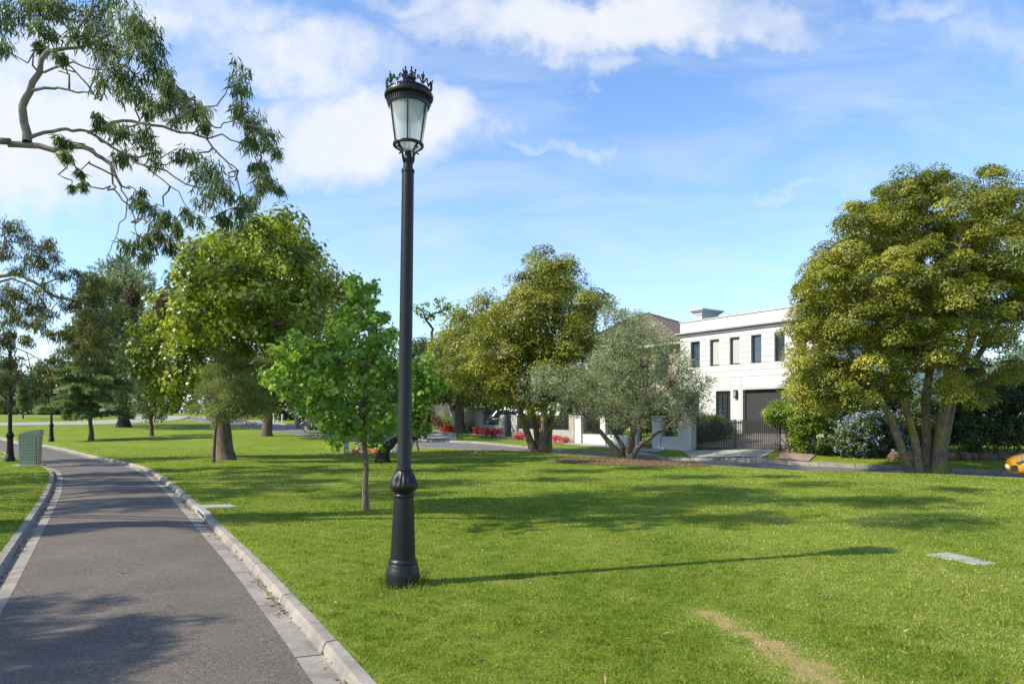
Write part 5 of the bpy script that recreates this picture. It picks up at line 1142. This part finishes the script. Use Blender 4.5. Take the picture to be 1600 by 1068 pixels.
# ------------------------------------------------------------------ people
def skinned(name, verts, edges, radii, matl, parent, sub=1):
    me = bpy.data.meshes.new(name); me.from_pydata(verts, edges, []); me.materials.append(matl)
    o = bpy.data.objects.new(name, me); C.objects.link(o); o.parent = parent
    md = o.modifiers.new('skin','SKIN'); md.use_smooth_shade = True
    for v, r_ in zip(me.skin_vertices[0].data, radii): v.radius = (r_, r_) if np.isscalar(r_) else r_; v.use_root = False
    me.skin_vertices[0].data[0].use_root = True
    s_ = o.modifiers.new('sub','SUBSURF'); s_.levels = s_.render_levels = sub; return o
def person(label, loc, rz, top, bottom, long_, hgt=1.66, stride=.12, lean=0., sc_hair=True):
    p_ = empty('person', loc, rz, label, 'person'); k = hgt/1.7
    J = {'pelvis':(0,0,.95),'waist':(0,-.02+lean*.3,1.08),'chest':(0,-.02+lean*.7,1.28),'neck0':(0,-.01+lean,1.42),'neck':(0,-.02+lean,1.49),'head':(0,-.05+lean,1.58),'crown':(0,-.04+lean,1.66)}
    names = list(J); V = [J[q] for q in names]; Rr = [(.15,.11),(.12,.09),(.155,.105),(.07,.06),(.05,.05),(.075,.088),(.055,.065)]
    E = [(0,1),(1,2),(2,3),(3,4),(4,5),(5,6)]
    def chain(start, pts, rs):
        a_ = start
        for q, r_ in zip(pts, rs): V.append(q); Rr.append(r_); E.append((a_, len(V)-1)); a_ = len(V)-1
        return a_
    legs = {}
    for s in (-1, 1):
        st_ = s*stride
        lp = [(s*.09,0,.88),(s*.10,st_*.5,.50),(s*.10,st_,.09),(s*.11,st_-.07,.035),(s*.115,st_-.15,.02)]
        chain(0, lp, [.085,.055,.036,.036,.022]); legs[s] = lp
        sh = (s*.17,lean-.01,1.38); el = (s*.22,lean-.05,1.12); wr = (s*.2,lean-.26,.98); a_ = chain(3, [sh,el,wr,(s*.195,lean-.32,.96)], [.048,.038,.026,.03])
        for f_, dx in enumerate((-.027,-.01,.008,.025)):
            chain(a_, [(wr[0]+dx, wr[1]-.12, wr[2]-.03),(wr[0]+dx, wr[1]-.145-.01*(f_%2), wr[2]-.055)], [.008,.007])
        chain(a_-0, [(wr[0]-s*.035, wr[1]-.07, wr[2]-.01),(wr[0]-s*.045, wr[1]-.10, wr[2]-.03)], [.009,.008])
    skinned('body', [tuple(c*k for c in q) for q in V], E, [tuple(x*k for x in (q if not np.isscalar(q) else (q,q))) for q in Rr], M['skin'], p_, 2)
    # trousers or shorts
    V2 = [(0,0,.97),(0,0,1.03)]; E2 = [(0,1)]; R2 = [(.165,.125),(.15,.11)]
    for s in (-1,1):
        lp = legs[s]; a_ = 0
        pts = [(lp[0], .098), (lp[1], .068), ((lp[2][0],lp[2][1],.12), .052)] if long_ else [(lp[0], .105), ((lp[1][0],lp[1][1]*.8,.64), .09)]
        for q, r_ in pts: V2.append(q); R2.append((r_,r_)); E2.append((a_, len(V2)-1)); a_ = len(V2)-1
    skinned('trousers' if long_ else 'shorts', [tuple(c*k for c in q) for q in V2], E2, [tuple(x*k for x in q) for q in R2], bottom, p_, 2)
    V3 = [(0,0,1.02),(0,lean*.3-.02,1.10),(0,lean*.7-.02,1.28),(0,lean-.01,1.41),(-.17,lean-.01,1.385),(-.20,lean-.03,1.24),(.17,lean-.01,1.385),(.20,lean-.03,1.24)]
    skinned('top', [tuple(c*k for c in q) for q in V3], [(0,1),(1,2),(2,3),(3,4),(4,5),(3,6),(6,7)], [tuple(x*k for x in q) for q in [(.155,.12),(.14,.108),(.17,.122),(.085,.075),(.062,.062),(.055,.055),(.062,.062),(.055,.055)]], top, p_, 2)
    bm = bmesh.new(); bmesh.ops.create_uvsphere(bm, u_segments=16, v_segments=10, radius=1)
    for v in bm.verts:
        v.co.x *= .092; v.co.y = v.co.y*.108+lean-.015; v.co.z = v.co.z*.125+1.615
        if v.co.z < 1.6: v.co.y = max(v.co.y, lean-.0); v.co.z -= .06 if v.co.y > lean+.02 else 0
        v.co *= k
    me = bpy.data.meshes.new('hair'); bm.to_mesh(me); bm.free(); me.materials.append(M['hair']); ho = bpy.data.objects.new('hair', me); C.objects.link(ho); ho.parent = p_
    for s in (-1,1):
        MB().lathe([(.001,-.009),(.008,-.005),(.009,0),(.008,.005),(.001,.009)],8).build('eye', M['blackcloth'], p_, True).location = (s*.032*k,(lean-.132)*k,1.59*k)
    MB().prism([(-.022,1.527),(0,1.522),(.022,1.527),(0,1.534)], lean-.13, lean-.118).build('mouth', M['redcloth'], p_).scale = (k,k,k)
    MB().add([(-.012,lean-.12,1.555),(.012,lean-.12,1.555),(0,lean-.152,1.56),(0,lean-.125,1.60)],[(0,1,2),(0,2,3),(1,3,2)]).build('nose', M['skin'], p_).scale = (k,k,k)
    return p_
def at_h(px, py): q = hit(px, py); return (q[0], q[1], q[2])
person('woman in pale jeans and a dark and white top standing behind the young maple', at_h(541, 711), 1.9, M['whitecloth'], M['denim'], True, 1.68, .07, -.05)
person('barefoot woman in black shorts and a pinkish top stooping right of the nearest lamp', at_h(648, 711), -1.3, M['pinkcloth'], M['blackcloth'], False, 1.68, .18, -.10)
q = gat(287, 92); person('tiny distant child in blue near the far road left of the big plane tree', (q[0],q[1],q[2]), .5, M['bluecloth'], M['bluecloth'], True, 1.3, .1)
# picnic things
r = R(400)
def rumpled(name, label, px, py, w, d, h, matl, cat, seed, rz=0):
    r = R(seed); b1 = hit(px, py); nu, nv = 24, 14; u = np.linspace(-1,1,nu); v = np.linspace(-1,1,nv); U, V_ = np.meshgrid(u,v)
    ed = np.clip(1-np.maximum(abs(U),abs(V_)),0,1)**.4; ph = r.random(6)*6
    Z = h*ed*(.35+.35*np.sin(U*7+ph[0]+V_*2)+.3*np.sin(V_*6+ph[1]-U*3)+.25*np.sin(U*13+ph[2])); Z = np.maximum(Z, 0)
    P = np.stack([U*w/2*(1+.06*np.sin(V_*5+ph[3])), V_*d/2*(1+.06*np.sin(U*5+ph[4])), Z+.02], -1).reshape(-1,3)
    i = np.arange(nu*nv).reshape(nv,nu); Q = np.stack([i[:-1,:-1],i[:-1,1:],i[1:,1:],i[1:,:-1]],-1).reshape(-1,4)
    o = quads(name, P, Q, matl, smooth=True); so = o.modifiers.new('s','SOLIDIFY'); so.thickness = .008; o.location = b1; o.rotation_euler = (0,0,rz); return tag(o, label, cat)
rumpled('picnic_rug', 'rumpled red picnic rug on the grass left of the young maple stem', 558, 708, .95, .6, .22, M['redcloth'], 'picnic rug', 1, .1)
rumpled('picnic_rug', 'rumpled coral picnic rug between the young maple stem and the stubby trunk', 585, 707, .8, .5, .25, mat('coral_cloth', (.68,.20,.13), (.6,.1,.06), 7, .9), 'picnic rug', 2, -.1)
rumpled('picnic_bag', 'slumped white bag on the grass just left of the nearest lamp', 611, 706, .6, .4, .42, M['whitecloth'], 'bag', 3)
rumpled('picnic_bag', 'small grey bundle behind the young maple stem', 562, 703, .35, .3, .35, M['greycloth'], 'bag', 4)

# ------------------------------------------------------------------ poles and posts
b0 = hit(463, 668); pl = empty('utility_pole', b0, 0, 'grey street pole beside the two narrow street trees', 'pole')
MB().lathe([(.17,-.1),(.16,2),(.14,7),(.13,9)], 20).build('pole', M['greyrender'], pl, True); MB().lathe([(.19,-.05),(.19,.12),(.165,.16)], 20).build('base', M['concrete'], pl, True)
for i,(px,lab) in enumerate(((428,'leftmost small pale bollard before the dark hedge across the road'),(434,'middle small pale bollard before the dark hedge across the road'),(441,'rightmost small pale bollard before the dark hedge across the road'))):
    b1 = gat(px, 68); bo = MB().lathe([(.09,-.1),(.085,.75),(.095,.76),(.095,.80),(.06,.85),(.01,.86)], 14).build('bollard', M['offwhite'], None, True); bo.location = b1; tag(bo, lab, 'bollard', 'pale bollards across the road')
for i,(px,lab) in enumerate(((209,'leftmost short dark post at the far edge of the left lawn'),(225,'middle short dark post at the far edge of the left lawn'),(268,'rightmost short dark post at the far edge of the left lawn'))):
    b1 = gat(px, 82); bo = MB().bbox(-.12,.12,-.12,.12,-.1,1.15,.03).build('timber_post', M['bark_dark']); bo.location = b1; tag(bo, lab, 'post', 'short dark posts by the far road')
b1 = gat(162.5, 74); bx = MB().bbox(-.35,.35,-.25,.25,-.1,1.45,.03).build('cabinet', M['greyrender']); bx.location = b1; MB().box(-.3,.3,-.256,-.251,.1,1.3).build('door', M['concrete'], bx); tag(bx, 'small grey service cabinet beside the far road behind the cedar trunk', 'cabinet')

# ------------------------------------------------------------------ fallen leaves
r = R(500)
def on_ground(x, y): return G(x, y)
spots = [(690,708,'first'),(710,706,'second'),(723,708,'third'),(744,709,'fourth'),(752,707,'fifth'),(760,708,'sixth'),(785,703,'seventh')]
for px, py, w_ in spots:
    b1 = hit(px, py); bm = bmesh.new(); bmesh.ops.create_icosphere(bm, subdivisions=2, radius=.055)
    for v in bm.verts: v.co += Vector(r.normal(0,.006,3)); v.co.z *= .85
    me = bpy.data.meshes.new('fallen_fruit'); bm.to_mesh(me); bm.free(); me.materials.append(M['fruit'] if 'fruit' in M else M.setdefault('fruit', mat('tan_fruit', (.42,.30,.12), (.25,.15,.06), 30, .8)))
    o = bpy.data.objects.new('fallen_fruit', me); C.objects.link(o); o.location = (b1[0],b1[1],b1[2]+.05); tag(o, '%s tan ball from the left scattered on the lawn' % w_, 'fruit', 'tan balls scattered on the lawn')
def litter(name, label, x, y, z, L, seed, w=.35):
    r = R(seed); N = len(x)
    o = leaf_mesh(name, np.stack([x,y,z],-1), r.normal(size=(N,3))*[1,1,.12], r.normal(size=(N,3))*.45+[0,0,1], L*(.5+r.random(N)), L*w*(.6+.8*r.random(N)), r.random(N), M['dryleaf'], curl=-.25); return tag(o, label, 'leaf litter', kind='stuff')
s_ = np.array([0]); n_ = 3600; i_ = (r.random(n_)*(len(Pk)*.62)).astype(int); sd = np.where(r.random(n_)<.55, 1, -1)
clump = (np.sin(i_*.9)*np.sin(i_*.37)>-.2); i_, sd = i_[clump], sd[clump]; n_ = len(i_)
of = (HW+.175-np.abs(r.normal(0,.03,n_)))*sd; q = Pk[i_]+Nk[i_]*of[:,None]+r.normal(0,.16,(n_,1))*T_[i_]
litter('gutter_leaves', 'brown dry leaves gathered in the path gutters', q[:,0], q[:,1], G0(q[:,0],q[:,1])-.088+.02*r.random(n_), .06, 501, .25)
n_ = 260; i_ = (r.random(n_)*len(Pk)*.5).astype(int); q = Pk[i_]+Nk[i_]*r.uniform(-HW,HW,n_)[:,None]+r.normal(0,.2,(n_,2))*.3
litter('path_leaves', 'few dry leaves lying on the asphalt path', q[:,0], q[:,1], G0(q[:,0],q[:,1])-.06, .05, 502, .25)
n_ = 1500; yy_ = 3.5+16*r.random(n_)**.8; xx_ = yy_*r.uniform(-.9,.95,n_); k_ = dist_to(xx_,yy_,path_c) > 1.5; xx_, yy_ = xx_[k_], yy_[k_]
litter('lawn_leaves', 'dry leaves and bark flakes scattered over the lawn', xx_, yy_, G0(xx_,yy_)+.035, .055, 503, .3)
# soil at the left edge of the path
q = hit(12, 880); r = R(510); N = 1600; x = q[0]-.45+r.normal(0,.28,N); y = q[1]+r.normal(0,.55,N); kk = dist_to(x,y,path_c) > 1.42; x, y = x[kk], y[kk]
litter('bark_litter', 'dark brown litter beside the left kerb', x, y, G0(x,y)+.02+.02*r.random(len(x)), .06, 511, .3)

# ------------------------------------------------------------------ grass
r = R(600); N = 700000
yy_ = 3.2*(34/3.2)**(r.random(N)**.92); xx_ = r.uniform(-1.05,1.05,N)*(yy_*.95+.8)
dp = dist_to(xx_, yy_, path_c); dry = np.zeros(N)
for (x0,y0,x1,y1,w_) in DRY:
    d_ = dist_to(xx_, yy_, np.array([(x0,y0),(x1,y1)])); dry = np.maximum(dry, 1-sstep(w_*.5, w_*2.2, d_+r.normal(0,.03,N)))
def fbm(x, y, f0, seed, n=26, span=8):
    q = R(seed); o = np.zeros(len(x))
    for i in range(n):
        f = f0*span**q.random(); th = q.random()*6.28; o += np.sin((x*np.cos(th)+y*np.sin(th))*f*6.28+q.random()*6.28)*(f0/f)**.5
    return o/np.sqrt(n/2)
clmp = fbm(xx_, yy_, 2.5, 73, 22, 5); patchy = fbm(xx_, yy_, .35, 71); broad = fbm(xx_, yy_, .06, 72, 14, 4)
keep = (dp > 1.30+.02*clmp) & (r.random(N) > dry*.5) & (dist_to(xx_,yy_,road_c) > RH+.4)
ms = np.abs(dist_to(xx_, yy_, np.array([hit(1463,866)[:2], hit(1543,882)[:2]]))) < .065; keep &= ~ms
ms = dist_to(xx_, yy_, np.array([hit(310,792)[:2], hit(362,791)[:2]])) < .22; keep &= ~ms
xx_, yy_, dry, patchy, broad = xx_[keep], yy_[keep], dry[keep], patchy[keep], broad[keep]; clmp = clmp[keep]; N = len(xx_)
sc_ = np.clip(yy_/5, .8, 4); hgt = np.clip(.019+.011*r.random(N)-.004*patchy, .008, .05)*np.clip(1+.38*clmp, .45, 2.)*np.where(yy_>10,1.15,1)*(1-.4*dry)
edge = np.clip(1-(dist_to(xx_,yy_,path_c)-1.30)/.08, 0, 1); hgt *= 1+.6*edge
tuft = np.hypot(xx_-lamp.location.x, yy_-lamp.location.y); hgt *= 1+1.2*np.exp(-((tuft-.2)/.09)**2)
a = r.random(N)*6.28; lean = .35+.55*r.random(N)
dirv = np.stack([np.cos(a)*lean, np.sin(a)*lean, np.ones(N)],-1); side = np.stack([-np.sin(a+r.normal(0,.8,N)), np.cos(a+r.normal(0,.8,N)), np.zeros(N)],-1)
wd = .0034*sc_**.85*(.7+.6*r.random(N))
base = np.stack([xx_,yy_,G0(xx_,yy_)-.003],-1); mid = base+dirv*(hgt*.55)[:,None]; tip = base+dirv*hgt[:,None]*np.array([1.25,1.25,.95])
V = np.stack([base-side*wd[:,None]/2, base+side*wd[:,None]/2, mid+side*wd[:,None]*.42, tip, mid-side*wd[:,None]*.42], 1).reshape(-1,3)
tint = np.clip(.44-.07*clmp+.10*patchy+.12*broad+r.normal(0,.20,N)+.6*dry+(r.random(N)<.04+.05*np.clip(patchy,0,2))*.35, 0, 1)
M['grass'] = leaf_mat('grass_blade', (.085,.150,.010), (.250,.325,.026), (.64,.58,.26), .36, .5, .3)
o = arr_mesh('grass', V, np.arange(N*5), np.arange(N)*5, np.full(N,5), M['grass'], attrs={'tint': np.repeat(tint,5)}); tag(o, 'short mown green grass of the park lawn', 'grass', kind='stuff')
# longer stalks at the lamp foot
r = R(610); N = 130; a = r.random(N)*6.28; q = .17+.05*r.random(N); bx_, by_ = lamp.location.x+q*np.cos(a), lamp.location.y+q*np.sin(a)
lines = []
for i in range(N):
    h_ = .06+.12*r.random()**1.5; b1 = np.array([bx_[i],by_[i],g(bx_[i],by_[i])]); d_ = np.array([math.cos(a[i]+r.normal(0,1)), math.sin(a[i]+r.normal(0,1)),0])
    t = np.linspace(0,1,5)[:,None]; P = b1+np.array([0,0,h_])*t*(1.25-.4*t)+d_*h_*.55*t**2; lines.append((P, np.linspace(.0028,.0008,5), 3))
o = tubes('grass_tuft', lines, M['lf_hedge']); 
at = o.data.attributes.new('tint','FLOAT','POINT'); at.data.foreach_set('value', r.random(len(o.data.vertices)).astype(np.float32)*.6); tag(o, 'longer grass stalks round the foot of the nearest lamp', 'grass', kind='stuff')

# ------------------------------------------------------------------ sky, sun
SD = np.array([-.953,-.30]); EL = math.radians(40)
w = bpy.data.worlds.new('World'); sc.world = w; w.use_nodes = True; nt = w.node_tree
bg = nt.nodes['Background']; sky = nd(nt, 'ShaderNodeTexSky', sky_type='NISHITA'); sky.sun_disc = False
sky.sun_elevation = EL; sky.sun_rotation = math.atan2(SD[0], SD[1])%(2*math.pi); sky.air_density = 1.0; sky.dust_density = .3; sky.ozone_density = 2.0; sky.altitude = 50
tc = nd(nt, 'ShaderNodeTexCoord').outputs['Generated']; sx = nd(nt, 'ShaderNodeSeparateXYZ'); nt.links.new(tc, sx.inputs[0])
yv = math_(nt,'MAXIMUM',sx.outputs[1],.12); u = math_(nt,'DIVIDE',sx.outputs[0],yv); v = math_(nt,'DIVIDE',sx.outputs[2],yv)
cb = nd(nt,'ShaderNodeCombineXYZ'); nt.links.new(u, cb.inputs[0]); nt.links.new(v, cb.inputs[1])
n1 = noise(nt, cb.outputs[0], 2.6, 10, .60, .3); n2 = noise(nt, cb.outputs[0], 9, 7, .65, .2)
mp = nd(nt,'ShaderNodeMapping'); mp.inputs['Scale'].default_value = (1.3,5.5,1); mp.inputs['Rotation'].default_value = (0,0,.12); nt.links.new(cb.outputs[0], mp.inputs[0]); n3 = noise(nt, mp.outputs[0], 2.2, 8, .6, .6)
wA = noise(nt, cb.outputs[0], 5, 6, .6); mpw = nd(nt,'ShaderNodeMapping'); mpw.inputs['Location'].default_value = (7,3,1); nt.links.new(cb.outputs[0], mpw.inputs[0]); wB_ = noise(nt, mpw.outputs[0], 5, 6, .6)
u = math_(nt,'ADD',u,math_(nt,'MULTIPLY',math_(nt,'SUBTRACT',wA,.5),.36)); v = math_(nt,'ADD',v,math_(nt,'MULTIPLY',math_(nt,'SUBTRACT',wB_,.5),.22))
nz = math_(nt,'ADD',math_(nt,'MULTIPLY',math_(nt,'SUBTRACT',n1,.5),1.5),math_(nt,'MULTIPLY',math_(nt,'SUBTRACT',n2,.5),.75))
blobs = [(60,215,360,120,1.35),(-200,150,300,160,1.1),(560,205,185,92,1.4),(680,165,70,45,.9),(470,245,110,50,.9),(940,25,330,48,1.25),(950,75,60,26,.8),(1190,30,160,42,.95),(640,0,120,30,.8),(450,85,250,60,1.05),(330,30,190,60,1.0),(400,180,120,60,.9),(250,60,160,60,1.0),(100,80,160,80,.9),(860,224,130,13,.62),(800,193,40,18,.5),(905,112,26,12,.5),(1270,296,110,13,.55),(1560,80,200,60,.55),(1500,150,260,30,.4),(820,372,260,26,.42),(250,300,120,40,.6),(1420,20,200,30,.6)]
acc = None
for px, py, rx, ry, amp in blobs:
    du = math_(nt,'DIVIDE',math_(nt,'SUBTRACT',u,(px-CX)/F),rx/F); dv = math_(nt,'DIVIDE',math_(nt,'SUBTRACT',v,(HY-py)/F),ry/F)
    d2 = math_(nt,'ADD',math_(nt,'MULTIPLY',du,du),math_(nt,'MULTIPLY',dv,dv))
    e = math_(nt,'MULTIPLY',math_(nt,'EXPONENT',math_(nt,'MULTIPLY',d2,-.8)),amp); acc = e if acc is None else math_(nt,'MAXIMUM',acc,e)
dens = math_(nt,'ADD',acc,math_(nt,'MULTIPLY',nz,.8))
mr = nd(nt,'ShaderNodeMapRange',interpolation_type='SMOOTHSTEP'); nt.links.new(dens, mr.inputs[0]); mr.inputs[1].default_value = .22; mr.inputs[2].default_value = 1.15
thin = math_(nt,'MULTIPLY',ramp(nt, n3, [(.42,(0,)*3),(.75,(1,)*3)]),.42)
lowh = nd(nt,'ShaderNodeMapRange'); nt.links.new(sx.outputs[2], lowh.inputs[0]); lowh.inputs[1].default_value = 0; lowh.inputs[2].default_value = .45; lowh.inputs[3].default_value = .20; lowh.inputs[4].default_value = .0
fac = math_(nt,'MAXIMUM',mr.outputs[0],math_(nt,'ADD',thin,lowh.outputs[0]),clamp=True); fac = math_(nt,'MULTIPLY',fac,.94)
# colour ramps clamp at 1, so scale afterwards
cc_ = ramp(nt, n2, [(.3,(.84,.90,.98)),(.7,(.97,.98,1.0))]); vm = nd(nt,'ShaderNodeVectorMath',operation='SCALE'); nt.links.new(cc_, vm.inputs[0]); vm.inputs['Scale'].default_value = 3.55
skc = mixc(nt, 1, sky.outputs[0], (.74,.87,1.0), 'MULTIPLY')
nt.links.new(mixc(nt, fac, skc, vm.outputs[0]), bg.inputs[0]); bg.inputs[1].default_value = .15
sun = bpy.data.lights.new('sun','SUN'); sun.energy = 3.7; sun.angle = math.radians(.53); sun.color = (1,.91,.74); so = bpy.data.objects.new('sun', sun); C.objects.link(so)
sd = Vector((SD[0]*math.cos(EL), SD[1]*math.cos(EL), math.sin(EL))); so.rotation_euler = sd.to_track_quat('Z','Y').to_euler(); so.location = (-30,-10,30)
vs_ = sc.view_settings; vs_.view_transform = 'Standard'; vs_.look = 'None'; vs_.exposure = .92; vs_.gamma = 1
sc.cycles.max_bounces = 6; sc.cycles.transparent_max_bounces = 8; sc.cycles.sample_clamp_indirect = 6
